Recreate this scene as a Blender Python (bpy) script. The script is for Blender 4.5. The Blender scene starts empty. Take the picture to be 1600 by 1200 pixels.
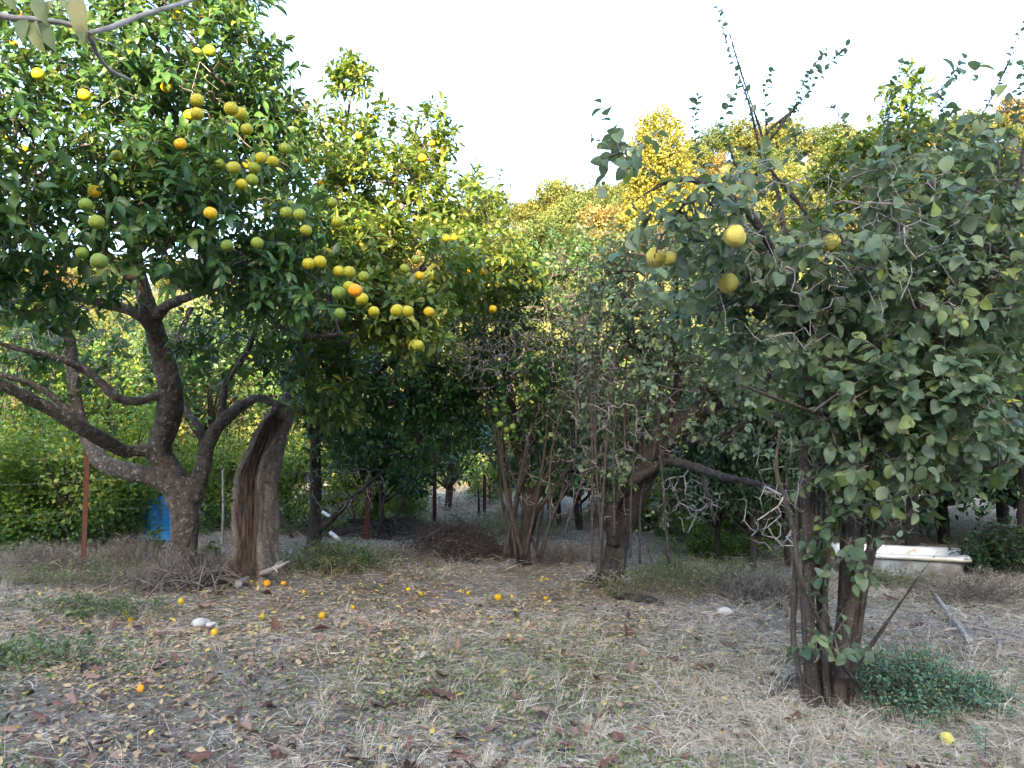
import bpy, math, random
import numpy as np
from mathutils import Vector, Matrix, noise as mnoise

random.seed(7)
rng = np.random.default_rng(11)
sc = bpy.context.scene
C = sc.collection

# ------------------------------------------------------------------ camera, sky, sun, exposure
F = 1186.0                      # focal length in photo pixels (1600 wide)
HORIZON = 680.0
CAM_H = 1.5
cam_d = bpy.data.cameras.new('camera')
cam = bpy.data.objects.new('camera', cam_d)
C.objects.link(cam)
sc.camera = cam
cam_d.sensor_width = 36.0
cam_d.lens = 36.0 * F / 1600.0
cam_d.clip_start = 0.05
cam_d.clip_end = 3000
PITCH = math.atan((HORIZON - 600) / F)
cam.location = (0, 0, CAM_H)
cam.rotation_euler = (math.pi / 2 + PITCH, 0, 0)

SUN_EL = math.radians(20)
SUN_DIR = Vector((-0.15, -0.99, 0)).normalized()      # horizontal direction towards the sun
world = bpy.data.worlds.new('World')
sc.world = world
world.use_nodes = True
wn = world.node_tree
wn.nodes.clear()
sky = wn.nodes.new('ShaderNodeTexSky')
sky.sky_type = 'NISHITA'
sky.sun_disc = False
sky.sun_elevation = SUN_EL
sky.sun_rotation = math.atan2(SUN_DIR.x, SUN_DIR.y)
sky.air_density = 1.0
sky.dust_density = 2.3
sky.ozone_density = 1.0
bg = wn.nodes.new('ShaderNodeBackground')
bg.inputs['Strength'].default_value = 0.15
wo = wn.nodes.new('ShaderNodeOutputWorld')
wn.links.new(sky.outputs[0], bg.inputs[0])
wn.links.new(bg.outputs[0], wo.inputs[0])

sun_d = bpy.data.lights.new('sun', 'SUN')
sun_d.energy = 4.5
sun_d.angle = math.radians(0.5)
sun_d.color = (1.0, 0.80, 0.46)
sun = bpy.data.objects.new('sun', sun_d)
C.objects.link(sun)
sv = Vector((SUN_DIR.x * math.cos(SUN_EL), SUN_DIR.y * math.cos(SUN_EL), math.sin(SUN_EL)))
sun.rotation_euler = sv.to_track_quat('Z', 'Y').to_euler()

sc.view_settings.view_transform = 'Standard'
sc.view_settings.look = 'None'
sc.view_settings.exposure = 2.98
sc.view_settings.gamma = 1.0
sc.view_settings.use_curve_mapping = False
sc.cycles.max_bounces = 6
sc.cycles.diffuse_bounces = 3
sc.cycles.glossy_bounces = 2
sc.cycles.transmission_bounces = 4
sc.cycles.caustics_reflective = False
sc.cycles.caustics_refractive = False

# ------------------------------------------------------------------ helpers
def P(u, v, d):
    """photo pixel + forward distance -> world point"""
    cx, cz = (u - 800) / F, (600 - v) / F
    c, s = math.cos(PITCH), math.sin(PITCH)
    dx, dy, dz = cx, c - cz * s, s + cz * c
    k = d / dy
    return np.array((dx * k, d, CAM_H + dz * k))

def project(p):
    p = np.asarray(p, float)
    c, s = math.cos(PITCH), math.sin(PITCH)
    x, y, z = p[..., 0], p[..., 1], p[..., 2] - CAM_H
    fw = y * c + z * s
    up = -y * s + z * c
    fw = np.where(fw < 0.1, 0.1, fw)
    return 800 + F * x / fw, 600 - F * up / fw, fw

def sstep(a, b, x):
    t = np.clip((x - a) / (b - a), 0, 1)
    return t * t * (3 - 2 * t)

def terrain(x, y):
    x = np.asarray(x, float); y = np.asarray(y, float)
    near = 0.025 * np.sin(x * 1.7 + 0.6 * y) + 0.02 * np.sin(y * 2.3 - x * 0.9 + 1) + 0.012 * np.sin(5.1 * x + 3.3 * y)
    near = near + 0.006 * np.sin(x * 13 + 2 * np.sin(y * 9)) * np.sin(y * 15 + 2 * np.sin(x * 11)) + 0.005 * np.sin(x * 31 + 2 * np.sin(y * 23)) * np.sin(y * 37 + 1.5 * np.sin(x * 19))
    near = near * sstep(2.0, 4.0, np.abs(y) + 1)
    far = sstep(24, 92, y)
    Hh = 24.3 + 0.17 * np.clip(x, -110, 110) + 3.5 * sstep(8, 34, x) + 3.0 * sstep(-12, -40, x) + 2.2 * np.sin(x * 0.06 + 1.0) + 1.2 * np.sin(x * 0.17 + y * 0.05)
    Hh = np.clip(Hh, 6, 60)
    hill = far * Hh + sstep(24, 40, y) * (0.5 * np.sin(x * 0.3) * np.cos(y * 0.23))
    # bare unseen ridge added behind the camera, crest shaped to shade the orchard
    t = sstep(8, 46, x * SUN_DIR.x + y * SUN_DIR.y)
    rid = t * (21.6 + 1.9 * sstep(-1.0, 1.0, x + 7.8) + 0.5 * sstep(-2.6, -3.6, x + 7.8) + 0.7 * np.sin(x * 0.21) + 0.5 * np.sin(x * 0.53 + 2) + 0.4 * np.sin(x * 1.3) + 0.25 * np.sin(x * 2.9 + 1))
    return near + hill + rid

def new_mesh(name, verts, tris=None, quads=None, rnd=None, smooth=True, attrs=None):
    me = bpy.data.meshes.new(name)
    verts = np.ascontiguousarray(verts, dtype=np.float32)
    nt = 0 if tris is None else len(tris)
    nq = 0 if quads is None else len(quads)
    me.vertices.add(len(verts))
    me.vertices.foreach_set('co', verts.ravel())
    parts, starts = [], []
    if nt: parts.append(np.asarray(tris, dtype=np.int32).ravel())
    if nq: parts.append(np.asarray(quads, dtype=np.int32).ravel())
    li = np.concatenate(parts)
    me.loops.add(len(li))
    me.loops.foreach_set('vertex_index', li)
    me.polygons.add(nt + nq)
    ls = np.concatenate([np.arange(nt) * 3, nt * 3 + np.arange(nq) * 4]).astype(np.int32)
    me.polygons.foreach_set('loop_start', ls)
    me.polygons.foreach_set('use_smooth', np.full(nt + nq, smooth, dtype=bool))
    if rnd is not None:
        a = me.attributes.new('rnd', 'FLOAT', 'POINT')
        a.data.foreach_set('value', np.ascontiguousarray(rnd, dtype=np.float32))
    for k, val in (attrs or {}).items():
        a = me.attributes.new(k, 'FLOAT', 'POINT')
        a.data.foreach_set('value', np.ascontiguousarray(val, dtype=np.float32))
    me.update(calc_edges=True)
    return me

def link(name, me, mat=None, parent=None, loc=None, kind=None, label=None):
    o = bpy.data.objects.new(name, me)
    C.objects.link(o)
    if mat is not None and me is not None and len(me.materials) == 0:
        me.materials.append(mat)
    if parent is not None: o.parent = parent
    if loc is not None: o.location = tuple(float(c) for c in loc)
    if kind: o['kind'] = kind
    if label: o['label'] = label
    return o

def thing(name, label, cat, loc=(0, 0, 0), rotz=0.0, group=None):
    o = bpy.data.objects.new(name, None)
    o.empty_display_size = 0.2
    C.objects.link(o)
    o.location = tuple(float(c) for c in loc)
    o.rotation_euler = (0, 0, rotz)
    o['label'] = label; o['category'] = cat
    if group: o['group'] = group
    return o

def tag(o, label, cat, group=None):
    o['label'] = label; o['category'] = cat
    if group: o['group'] = group
    return o

def unit(a):
    a = np.asarray(a, float)
    return a / np.maximum(np.linalg.norm(a, axis=-1, keepdims=True), 1e-9)

# ------------------------------------------------------------------ materials
def nodes_of(name):
    m = bpy.data.materials.new(name)
    m.use_nodes = True
    nt = m.node_tree
    nt.nodes.clear()
    out = nt.nodes.new('ShaderNodeOutputMaterial')
    return m, nt, out

def ramp(nt, src, stops, interp='LINEAR'):
    r = nt.nodes.new('ShaderNodeValToRGB')
    r.color_ramp.interpolation = interp
    el = r.color_ramp.elements
    while len(el) > 1: el.remove(el[-1])
    el[0].position = stops[0][0]; el[0].color = (*stops[0][1], 1)
    for p, c in stops[1:]:
        e = el.new(p); e.color = (*c, 1)
    nt.links.new(src, r.inputs[0])
    return r.outputs[0]

def noise_n(nt, scale, detail=3, rough=0.55, coord='Object', dist=0.0, stretch=None):
    tc = nt.nodes.new('ShaderNodeTexCoord')
    n = nt.nodes.new('ShaderNodeTexNoise')
    n.inputs['Scale'].default_value = scale
    n.inputs['Detail'].default_value = detail
    n.inputs['Roughness'].default_value = rough
    n.inputs['Distortion'].default_value = dist
    src = tc.outputs[coord]
    if stretch:
        mp = nt.nodes.new('ShaderNodeMapping')
        mp.inputs['Scale'].default_value = stretch
        nt.links.new(src, mp.inputs[0]); src = mp.outputs[0]
    nt.links.new(src, n.inputs['Vector'])
    return n.outputs[0]

def mixc(nt, fac, a, b, blend='MIX'):
    m = nt.nodes.new('ShaderNodeMix')
    m.data_type = 'RGBA'; m.blend_type = blend
    for inp, val in ((0, fac), (6, a), (7, b)):
        if isinstance(val, (int, float)): m.inputs[inp].default_value = val
        elif isinstance(val, tuple): m.inputs[inp].default_value = (*val, 1)
        else: nt.links.new(val, m.inputs[inp])
    return m.outputs[2]

def bump(nt, h, strength=0.5, dist=0.01):
    b = nt.nodes.new('ShaderNodeBump')
    b.inputs['Strength'].default_value = strength
    b.inputs['Distance'].default_value = dist
    nt.links.new(h, b.inputs['Height'])
    return b.outputs[0]

def leaf_mat(name, stops, rough=0.45, trans=0.3, back=None, spots=None, spec=0.4, tcol=None):
    m, nt, out = nodes_of(name)
    at = nt.nodes.new('ShaderNodeAttribute'); at.attribute_name = 'rnd'
    col = ramp(nt, at.outputs['Fac'], stops)
    big = noise_n(nt, 1.3, 2)
    col = mixc(nt, 0.35, col, ramp(nt, big, [(0.3, (0.45, 0.5, 0.5)), (0.7, (1.25, 1.2, 1.0))]), 'MULTIPLY')
    fine = noise_n(nt, 45, 2)
    col = mixc(nt, 0.3, col, ramp(nt, fine, [(0.3, (0.6, 0.6, 0.6)), (0.7, (1.3, 1.3, 1.2))]), 'MULTIPLY')
    if spots:
        sp = noise_n(nt, 70, 3, 0.6)
        f = ramp(nt, sp, [(0.64, (0, 0, 0)), (0.72, (0.6, 0.6, 0.6))])
        col = mixc(nt, f, col, spots)
    if back:
        g = nt.nodes.new('ShaderNodeNewGeometry')
        col = mixc(nt, g.outputs['Backfacing'], col, mixc(nt, 0.5, col, back))
    p = nt.nodes.new('ShaderNodeBsdfPrincipled')
    p.inputs['Roughness'].default_value = rough
    p.inputs['Specular IOR Level'].default_value = spec
    nt.links.new(col, p.inputs['Base Color'])
    t = nt.nodes.new('ShaderNodeBsdfTranslucent')
    tc_ = mixc(nt, 1.0, col, tcol or (1.5, 1.6, 0.6), 'MULTIPLY')
    nt.links.new(tc_, t.inputs[0])
    mx = nt.nodes.new('ShaderNodeMixShader')
    mx.inputs[0].default_value = trans
    nt.links.new(p.outputs[0], mx.inputs[1]); nt.links.new(t.outputs[0], mx.inputs[2])
    nt.links.new(mx.outputs[0], out.inputs[0])
    return m

def plain_mat(name, c1, c2, scale=8, rough=0.8, bs=0.4, bd=0.01, stretch=None, lichen=None, lscale=9, third=None, spec=0.3):
    m, nt, out = nodes_of(name)
    n = noise_n(nt, scale, 5, 0.62, stretch=stretch)
    col = ramp(nt, n, [(0.3, c1), (0.7, c2)])
    if third:
        n3 = noise_n(nt, scale * 0.35, 3)
        col = mixc(nt, ramp(nt, n3, [(0.48, (0, 0, 0)), (0.62, (0.9, 0.9, 0.9))]), col, third)
    if lichen:
        n2 = noise_n(nt, lscale, 4, 0.7, dist=0.6)
        f = ramp(nt, n2, [(0.57, (0, 0, 0)), (0.64, (0.8, 0.8, 0.8))])
        col = mixc(nt, f, col, lichen)
    p = nt.nodes.new('ShaderNodeBsdfPrincipled')
    p.inputs['Roughness'].default_value = rough
    p.inputs['Specular IOR Level'].default_value = spec
    nt.links.new(col, p.inputs['Base Color'])
    nb = noise_n(nt, scale * 2.5, 6, 0.7, stretch=stretch)
    if bs: nt.links.new(bump(nt, nb, bs, bd), p.inputs['Normal'])
    nt.links.new(p.outputs[0], out.inputs[0])
    return m

def ramp_mat(name, stops, rough=0.8, trans=0.0, spec=0.3, fine=(60, 0.3), bs=0):
    """colour picked per piece by the 'rnd' attribute"""
    m, nt, out = nodes_of(name)
    at = nt.nodes.new('ShaderNodeAttribute'); at.attribute_name = 'rnd'
    col = ramp(nt, at.outputs['Fac'], stops)
    fn = noise_n(nt, fine[0], 3)
    col = mixc(nt, fine[1], col, ramp(nt, fn, [(0.3, (0.5, 0.5, 0.5)), (0.7, (1.4, 1.4, 1.4))]), 'MULTIPLY')
    p = nt.nodes.new('ShaderNodeBsdfPrincipled')
    p.inputs['Roughness'].default_value = rough
    p.inputs['Specular IOR Level'].default_value = spec
    nt.links.new(col, p.inputs['Base Color'])
    if bs:
        nt.links.new(bump(nt, noise_n(nt, 260, 2), bs, 0.002), p.inputs['Normal'])
    if trans:
        t = nt.nodes.new('ShaderNodeBsdfTranslucent'); nt.links.new(col, t.inputs[0])
        mx = nt.nodes.new('ShaderNodeMixShader'); mx.inputs[0].default_value = trans
        nt.links.new(p.outputs[0], mx.inputs[1]); nt.links.new(t.outputs[0], mx.inputs[2])
        nt.links.new(mx.outputs[0], out.inputs[0])
    else:
        nt.links.new(p.outputs[0], out.inputs[0])
    return m

M = {}
M['citrus'] = leaf_mat('citrus_leaf', [(0, (0.022, 0.062, 0.026)), (0.4, (0.042, 0.105, 0.034)), (0.75, (0.085, 0.165, 0.04)),
                                       (0.93, (0.13, 0.20, 0.04)), (1, (0.38, 0.34, 0.04))], 0.40, 0.25, back=(0.10, 0.15, 0.07))
M['citrus_gold'] = leaf_mat('citrus_leaf_yellowing', [(0, (0.035, 0.085, 0.022)), (0.4, (0.075, 0.13, 0.025)), (0.75, (0.15, 0.19, 0.03)),
                                       (1, (0.42, 0.36, 0.05))], 0.42, 0.32, back=(0.12, 0.16, 0.06))
M['quince'] = leaf_mat('quince_leaf', [(0, (0.045, 0.085, 0.052)), (0.4, (0.095, 0.145, 0.085)), (0.75, (0.165, 0.22, 0.11)),
                                       (0.93, (0.20, 0.25, 0.06)), (1, (0.42, 0.38, 0.07))], 0.48, 0.22, back=(0.24, 0.28, 0.23), spots=(0.13, 0.10, 0.05), tcol=(1.3, 1.5, 0.7))
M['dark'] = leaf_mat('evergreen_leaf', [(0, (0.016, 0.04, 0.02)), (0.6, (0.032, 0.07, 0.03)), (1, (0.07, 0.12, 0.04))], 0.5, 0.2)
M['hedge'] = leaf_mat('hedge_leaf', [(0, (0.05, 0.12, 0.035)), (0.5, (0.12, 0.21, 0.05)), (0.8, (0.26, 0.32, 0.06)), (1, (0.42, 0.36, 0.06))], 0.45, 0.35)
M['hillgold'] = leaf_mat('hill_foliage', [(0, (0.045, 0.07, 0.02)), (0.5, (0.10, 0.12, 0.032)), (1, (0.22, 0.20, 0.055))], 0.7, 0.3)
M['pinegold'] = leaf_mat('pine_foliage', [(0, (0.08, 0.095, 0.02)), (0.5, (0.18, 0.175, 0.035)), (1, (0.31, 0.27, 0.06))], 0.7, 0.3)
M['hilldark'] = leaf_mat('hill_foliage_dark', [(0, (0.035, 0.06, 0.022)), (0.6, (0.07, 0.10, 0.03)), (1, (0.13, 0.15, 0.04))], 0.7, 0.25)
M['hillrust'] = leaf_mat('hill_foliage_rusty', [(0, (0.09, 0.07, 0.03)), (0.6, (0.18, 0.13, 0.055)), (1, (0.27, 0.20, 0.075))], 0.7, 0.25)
M['bluegreen'] = leaf_mat('low_shrub_leaf', [(0, (0.06, 0.14, 0.10)), (0.7, (0.13, 0.24, 0.17)), (1, (0.20, 0.28, 0.12))], 0.5, 0.25)
M['weed'] = leaf_mat('weed_leaf', [(0, (0.07, 0.11, 0.05)), (0.6, (0.13, 0.18, 0.08)), (1, (0.26, 0.28, 0.12))], 0.6, 0.25)
M['bark_citrus'] = plain_mat('citrus_bark', (0.045, 0.038, 0.032), (0.16, 0.132, 0.11), 15, 0.9, 1.0, 0.04, lichen=(0.38, 0.37, 0.33), lscale=26)
M['bark_dark'] = plain_mat('dark_bark', (0.02, 0.017, 0.015), (0.07, 0.057, 0.048), 14, 0.9, 0.9, 0.02, lichen=(0.10, 0.095, 0.08), lscale=38, stretch=(1, 1, .4))
M['bark_quince'] = plain_mat('quince_bark', (0.035, 0.029, 0.026), (0.15, 0.125, 0.11), 12, 0.9, 1.0, 0.04, stretch=(4, 4, 0.5), lichen=(0.22, 0.20, 0.18), lscale=40, third=(0.13, 0.095, 0.07))
M['twig_grey'] = plain_mat('grey_twig', (0.15, 0.13, 0.12), (0.36, 0.33, 0.31), 20, 0.9, 0.3, 0.003)
M['twig_mid'] = plain_mat('weathered_stick', (0.07, 0.058, 0.05), (0.22, 0.19, 0.17), 18, 0.9, 0.4, 0.004)
M['twig_dark'] = plain_mat('dark_twig', (0.035, 0.028, 0.026), (0.10, 0.08, 0.073), 20, 0.9, 0.3, 0.003)
M['rust'] = plain_mat('rusty_paint', (0.075, 0.02, 0.016), (0.14, 0.04, 0.028), 30, 0.8, 0.3, 0.003, third=(0.06, 0.035, 0.028))
M['wire'] = plain_mat('old_wire', (0.14, 0.13, 0.12), (0.28, 0.26, 0.24), 30, 0.6, 0)
M['enamel'] = plain_mat('old_enamel', (0.60, 0.60, 0.57), (0.76, 0.76, 0.74), 3, 0.35, 0.1, 0.002, third=(0.46, 0.41, 0.33), lichen=(0.30, 0.25, 0.19), lscale=6, spec=0.5)
M['tubside'] = plain_mat('weathered_iron_grey', (0.28, 0.31, 0.33), (0.50, 0.54, 0.56), 9, 0.7, 0.4, 0.004, third=(0.22, 0.2, 0.18))
M['blue'] = plain_mat('blue_plastic', (0.02, 0.22, 0.62), (0.05, 0.38, 0.80), 5, 0.4, 0.4, 0.01, spec=0.5)
M['pvc'] = plain_mat('white_plastic', (0.62, 0.62, 0.60), (0.75, 0.75, 0.74), 8, 0.45, 0)
M['stone'] = plain_mat('pale_stone', (0.36, 0.33, 0.30), (0.60, 0.57, 0.52), 14, 0.85, 0.5, 0.006)
M['fruit'] = ramp_mat('citrus_rind', [(0, (0.07, 0.15, 0.035)), (0.3, (0.18, 0.23, 0.022)), (0.55, (0.40, 0.33, 0.012)), (0.8, (0.60, 0.34, 0.008)), (1, (0.74, 0.27, 0.01))],
                      0.5, spec=0.3, fine=(14, 0.5), bs=0.5)
M['quince_fruit'] = plain_mat('quince_skin', (0.42, 0.37, 0.07), (0.66, 0.57, 0.13), 14, 0.65, 0.25, 0.004, lichen=(0.16, 0.10, 0.04), lscale=16)
M['straw'] = ramp_mat('straw', [(0, (0.18, 0.135, 0.095)), (0.35, (0.38, 0.32, 0.235)), (0.75, (0.56, 0.50, 0.405)), (1, (0.70, 0.66, 0.58))], 0.8, 0.15, fine=(8, 0.25))
M['drystalk'] = ramp_mat('dry_stalk', [(0, (0.08, 0.062, 0.05)), (0.5, (0.20, 0.165, 0.125)), (1, (0.36, 0.32, 0.25))], 0.85, 0.1)
M['litter'] = ramp_mat('leaf_litter', [(0, (0.12, 0.065, 0.045)), (0.35, (0.25, 0.15, 0.10)), (0.6, (0.40, 0.29, 0.18)), (0.85, (0.46, 0.35, 0.20)), (0.97, (0.50, 0.39, 0.15)), (1, (0.58, 0.45, 0.08))], 0.75, 0.2, fine=(30, 0.4))
M['dryleaf'] = ramp_mat('dry_brown_leaf', [(0, (0.05, 0.028, 0.024)), (0.4, (0.12, 0.062, 0.046)), (0.75, (0.20, 0.105, 0.075)), (1, (0.30, 0.21, 0.16))], 0.6, 0.10, fine=(38, 0.75))
M['chip'] = ramp_mat('bark_chip', [(0, (0.06, 0.045, 0.035)), (0.5, (0.15, 0.11, 0.085)), (1, (0.32, 0.27, 0.22))], 0.9)

# ground: one sheet, grey-brown soil near, dry grass land beyond
def ground_mat():
    m, nt, out = nodes_of('orchard_soil')
    a = noise_n(nt, 1.1, 4, 0.6, coord='Object')
    b = noise_n(nt, 16, 6, 0.7, coord='Object')
    c1 = ramp(nt, b, [(0.3, (0.09, 0.075, 0.064)), (0.5, (0.20, 0.172, 0.15)), (0.75, (0.40, 0.365, 0.33))])
    c2 = ramp(nt, b, [(0.3, (0.08, 0.068, 0.048)), (0.7, (0.23, 0.205, 0.15))])
    col = mixc(nt, ramp(nt, a, [(0.42, (0, 0, 0)), (0.6, (1, 1, 1))]), c1, c2)
    geo = nt.nodes.new('ShaderNodeNewGeometry')
    sep = nt.nodes.new('ShaderNodeSeparateXYZ'); nt.links.new(geo.outputs['Position'], sep.inputs[0])
    mr = nt.nodes.new('ShaderNodeMapRange'); mr.inputs[1].default_value = 17; mr.inputs[2].default_value = 26
    nt.links.new(sep.outputs[1], mr.inputs[0])
    far = ramp(nt, noise_n(nt, 0.6, 6, 0.7), [(0.3, (0.045, 0.06, 0.022)), (0.7, (0.15, 0.145, 0.06))])
    col = mixc(nt, mr.outputs[0], col, far)
    p = nt.nodes.new('ShaderNodeBsdfPrincipled'); p.inputs['Roughness'].default_value = 0.95
    p.inputs['Specular IOR Level'].default_value = 0.15
    nt.links.new(col, p.inputs['Base Color'])
    nt.links.new(bump(nt, noise_n(nt, 38, 8, 0.75), 0.9, 0.03), p.inputs['Normal'])
    nt.links.new(p.outputs[0], out.inputs[0])
    return m
M['ground'] = ground_mat()

# ------------------------------------------------------------------ ground sheet
def axis(knots):
    out = []
    for (a, b, s) in knots: out += list(np.arange(a, b, s))
    out.append(knots[-1][1])
    return np.array(out)
gx = axis([(-900, -160, 60), (-160, -30, 4), (-30, -8, 0.8), (-8, -4.5, .15), (-4.5, 4.5, 0.04), (4.5, 8, .15), (8, 30, 0.8), (30, 160, 4), (160, 900, 60)])
gy = axis([(-400, -60, 30), (-60, -8, 1.0), (-8, 2.5, 0.5), (2.5, 3.4, .1), (3.4, 8.2, 0.04), (8.2, 14, .15), (14, 30, 0.7), (30, 110, 2.5), (110, 300, 20), (300, 1500, 150)])
X, Y = np.meshgrid(gx, gy)
Z = terrain(X, Y)
V = np.stack([X.ravel(), Y.ravel(), Z.ravel()], 1)
nx, ny = len(gx), len(gy)
i = (np.arange(ny - 1)[:, None] * nx + np.arange(nx - 1)[None]).ravel()
ground = link('ground', new_mesh('ground', V, quads=np.stack([i, i + 1, i + nx + 1, i + nx], 1)), M['ground'], kind='structure')
ground['label'] = 'grey brown orchard soil rising to a sunlit hill'

# ------------------------------------------------------------------ leaf geometry
def leaf_template(kind):
    if kind == 'lance':      # citrus
        rows = [(0.0, 0.02), (0.18, 0.15), (0.45, 0.215), (0.75, 0.15), (1.0, 0.0)]
        zc = [0, 0.02, 0.02, -0.04, -0.17]; up = 0.12
    elif kind == 'ovate':    # quince
        rows = [(0.0, 0.02), (0.10, 0.20), (0.28, 0.33), (0.52, 0.36), (0.78, 0.25), (0.93, 0.11), (1.0, 0.0)]
        zc = [0, 0.015, 0.03, 0.01, -0.06, -0.12, -0.15]; up = 0.11
    elif kind == 'long':     # big hanging leaves
        rows = [(0.0, 0.015), (0.2, 0.13), (0.5, 0.19), (0.8, 0.14), (1.0, 0.0)]
        zc = [0, 0.03, 0.05, 0.0, -0.14]; up = 0.16
    elif kind == 'dry':
        rows = [(0.0, 0.02), (0.2, 0.20), (0.5, 0.27), (0.8, 0.16), (1.0, 0.0)]
        zc = [0.0, 0.05, 0.02, 0.06, 0.22]; up = 0.16
    v, q, t = [(0, 0, 0)], [], []
    m = len(rows) - 2
    for k in range(1, m + 1):
        x, w = rows[k]
        v += [(x, w, zc[k] + up * w * 3), (x, 0, zc[k]), (x, -w, zc[k] + up * w * 3)]
    v.append((1.0, 0, zc[-1]))
    t += [(0, 2, 1), (0, 3, 2)]
    for k in range(m - 1):
        a = 1 + 3 * k
        q += [(a, a + 1, a + 4, a + 3), (a + 1, a + 2, a + 5, a + 4)]
    a = 1 + 3 * (m - 1)
    t += [(a, a + 1, a + 3), (a + 1, a + 2, a + 3)]
    return np.array(v, float), np.array(t), np.array(q)

def small_template(w=0.24):
    v = np.array([(0, 0, 0), (0.45, w, 0.05), (0.48, 0, 0), (0.45, -w, 0.05), (1, 0, -0.08)], float)
    return v, np.array([(0, 2, 1), (0, 3, 2), (1, 2, 4), (2, 3, 4)]), None

TEMPL = {k: leaf_template(k) for k in ('lance', 'ovate', 'long', 'dry')}
TEMPL['small'] = small_template(0.26)
TEMPL['round'] = small_template(0.38)
def _diamond(w):
    return np.array([(0, 0, 0), (0.5, w, 0.04), (0.5, -w, 0.04), (1, 0, 0)], float), np.array([(0, 2, 1), (1, 2, 3)]), None
TEMPL['clump'] = _diamond(0.33)

def leaves_mesh(name, pos, d, n, s, wf, rnd, kind):
    """joined leaves: pos, direction, upward normal, length, width factor, colour value"""
    v, t, q = TEMPL[kind]
    d = unit(d)
    side = unit(np.cross(n, d))
    n2 = np.cross(d, side)
    sx = v[None, :, 0, None]; sy = v[None, :, 1, None]; sz = v[None, :, 2, None]
    W = pos[:, None] + s[:, None, None] * (sx * d[:, None] + sy * wf[:, None, None] * side[:, None] + sz * n2[:, None])
    nv = len(v); N = len(pos)
    off = (np.arange(N) * nv)[:, None, None]
    tt = (t[None] + off).reshape(-1, 3) if t is not None else None
    qq = (q[None] + off).reshape(-1, 4) if q is not None else None
    return new_mesh(name, W.reshape(-1, 3), tt, qq, rnd=np.repeat(rnd, nv))

LEAF_VARIANTS = {}
def leaf_objects(name, parent, origin, pos, d, n, s, wf, rnd, kind, mat):
    key = (kind, mat.name)
    if key not in LEAF_VARIANTS:
        v, t, q = TEMPL[kind]
        LEAF_VARIANTS[key] = []
        for k in range(12):
            vv = v.copy()
            bend = 0.12 * math.sin(k * 2.1)
            vv[:, 2] -= bend * vv[:, 0] ** 2
            vv[:, 1] += 0.04 * math.cos(k * 1.7) * vv[:, 0] ** 2
            me = new_mesh(name, vv, t, q, rnd=np.full(len(v), (k + 0.5) / 12))
            me.materials.append(mat)
            LEAF_VARIANTS[key].append(me)
    d = unit(d); side = unit(np.cross(n, d)); n2 = np.cross(d, side)
    for j in range(len(pos)):
        me = LEAF_VARIANTS[key][min(11, int(rnd[j] * 12))]
        o = bpy.data.objects.new(name, me)
        C.objects.link(o)
        o.parent = parent
        k = s[j]
        m = Matrix(((d[j][0] * k, side[j][0] * k * wf[j], n2[j][0] * k, pos[j][0] - origin[0]),
                    (d[j][1] * k, side[j][1] * k * wf[j], n2[j][1] * k, pos[j][1] - origin[1]),
                    (d[j][2] * k, side[j][2] * k * wf[j], n2[j][2] * k, pos[j][2] - origin[2]),
                    (0, 0, 0, 1)))
        o.matrix_local = m

def pick_largest(pos, s, count=300, cell=13):
    u, v, dep = project(pos)
    ok = (u > 5) & (u < 1595) & (v > 5) & (v < 1195)
    idx = np.nonzero(ok)[0]
    cellid = (u[idx] // cell).astype(int) * 1000 + (v[idx] // cell).astype(int)
    order = np.argsort(dep[idx])
    seen, front = set(), []
    for k in order:
        c = cellid[k]
        if c in seen: continue
        seen.add(c); front.append(idx[k])
    front = np.array(front, int)
    if len(front) == 0: return front
    size = s[front] / dep[front]
    return front[np.argsort(-size)[:count]]

# ------------------------------------------------------------------ wood geometry
def ring_frames(d):
    ref = unit(np.array((0.31, -0.88, 0.36)))
    u = unit(np.cross(d, np.broadcast_to(ref, d.shape)))
    w = np.cross(d, u)
    return u, w

def edges_mesh(name, A, B, ra, rb, da, db, sides=5):
    n = len(A)
    ang = np.arange(sides) * 2 * math.pi / sides
    ua, wa = ring_frames(da); ub, wb = ring_frames(db)
    c = np.cos(ang)[None, :, None]; s_ = np.sin(ang)[None, :, None]
    R1 = A[:, None] + ra[:, None, None] * (c * ua[:, None] + s_ * wa[:, None])
    R2 = B[:, None] + rb[:, None, None] * (c * ub[:, None] + s_ * wb[:, None])
    V = np.concatenate([R1, R2], 1).reshape(-1, 3)
    k = np.arange(sides); k2 = (k + 1) % sides
    q = np.stack([k, k2, k2 + sides, k + sides], 1)
    Q = (q[None] + (np.arange(n) * 2 * sides)[:, None, None]).reshape(-1, 4)
    return new_mesh(name, V, quads=Q)

def catmull(pts, step=0.07):
    """pts: (n,4) xyz r -> dense (m,4)"""
    pts = np.asarray(pts, float)
    if len(pts) == 2:
        m = max(2, int(np.linalg.norm(pts[1, :3] - pts[0, :3]) / step))
        t = np.linspace(0, 1, m + 1)[:, None]
        return pts[0] * (1 - t) + pts[1] * t
    p = np.vstack([2 * pts[0] - pts[1], pts, 2 * pts[-1] - pts[-2]])
    out = []
    for i in range(1, len(p) - 2):
        m = max(2, int(np.linalg.norm(p[i + 1, :3] - p[i, :3]) / step))
        t = np.linspace(0, 1, m, endpoint=False)[:, None]
        a, b, c, d = p[i - 1], p[i], p[i + 1], p[i + 2]
        out.append(0.5 * ((2 * b) + (-a + c) * t + (2 * a - 5 * b + 4 * c - d) * t * t + (-a + 3 * b - 3 * c + d) * t ** 3))
    out.append(pts[-1][None])
    o = np.vstack(out)
    o[:, 3] = np.maximum(o[:, 3], 0.002)
    return o

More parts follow.
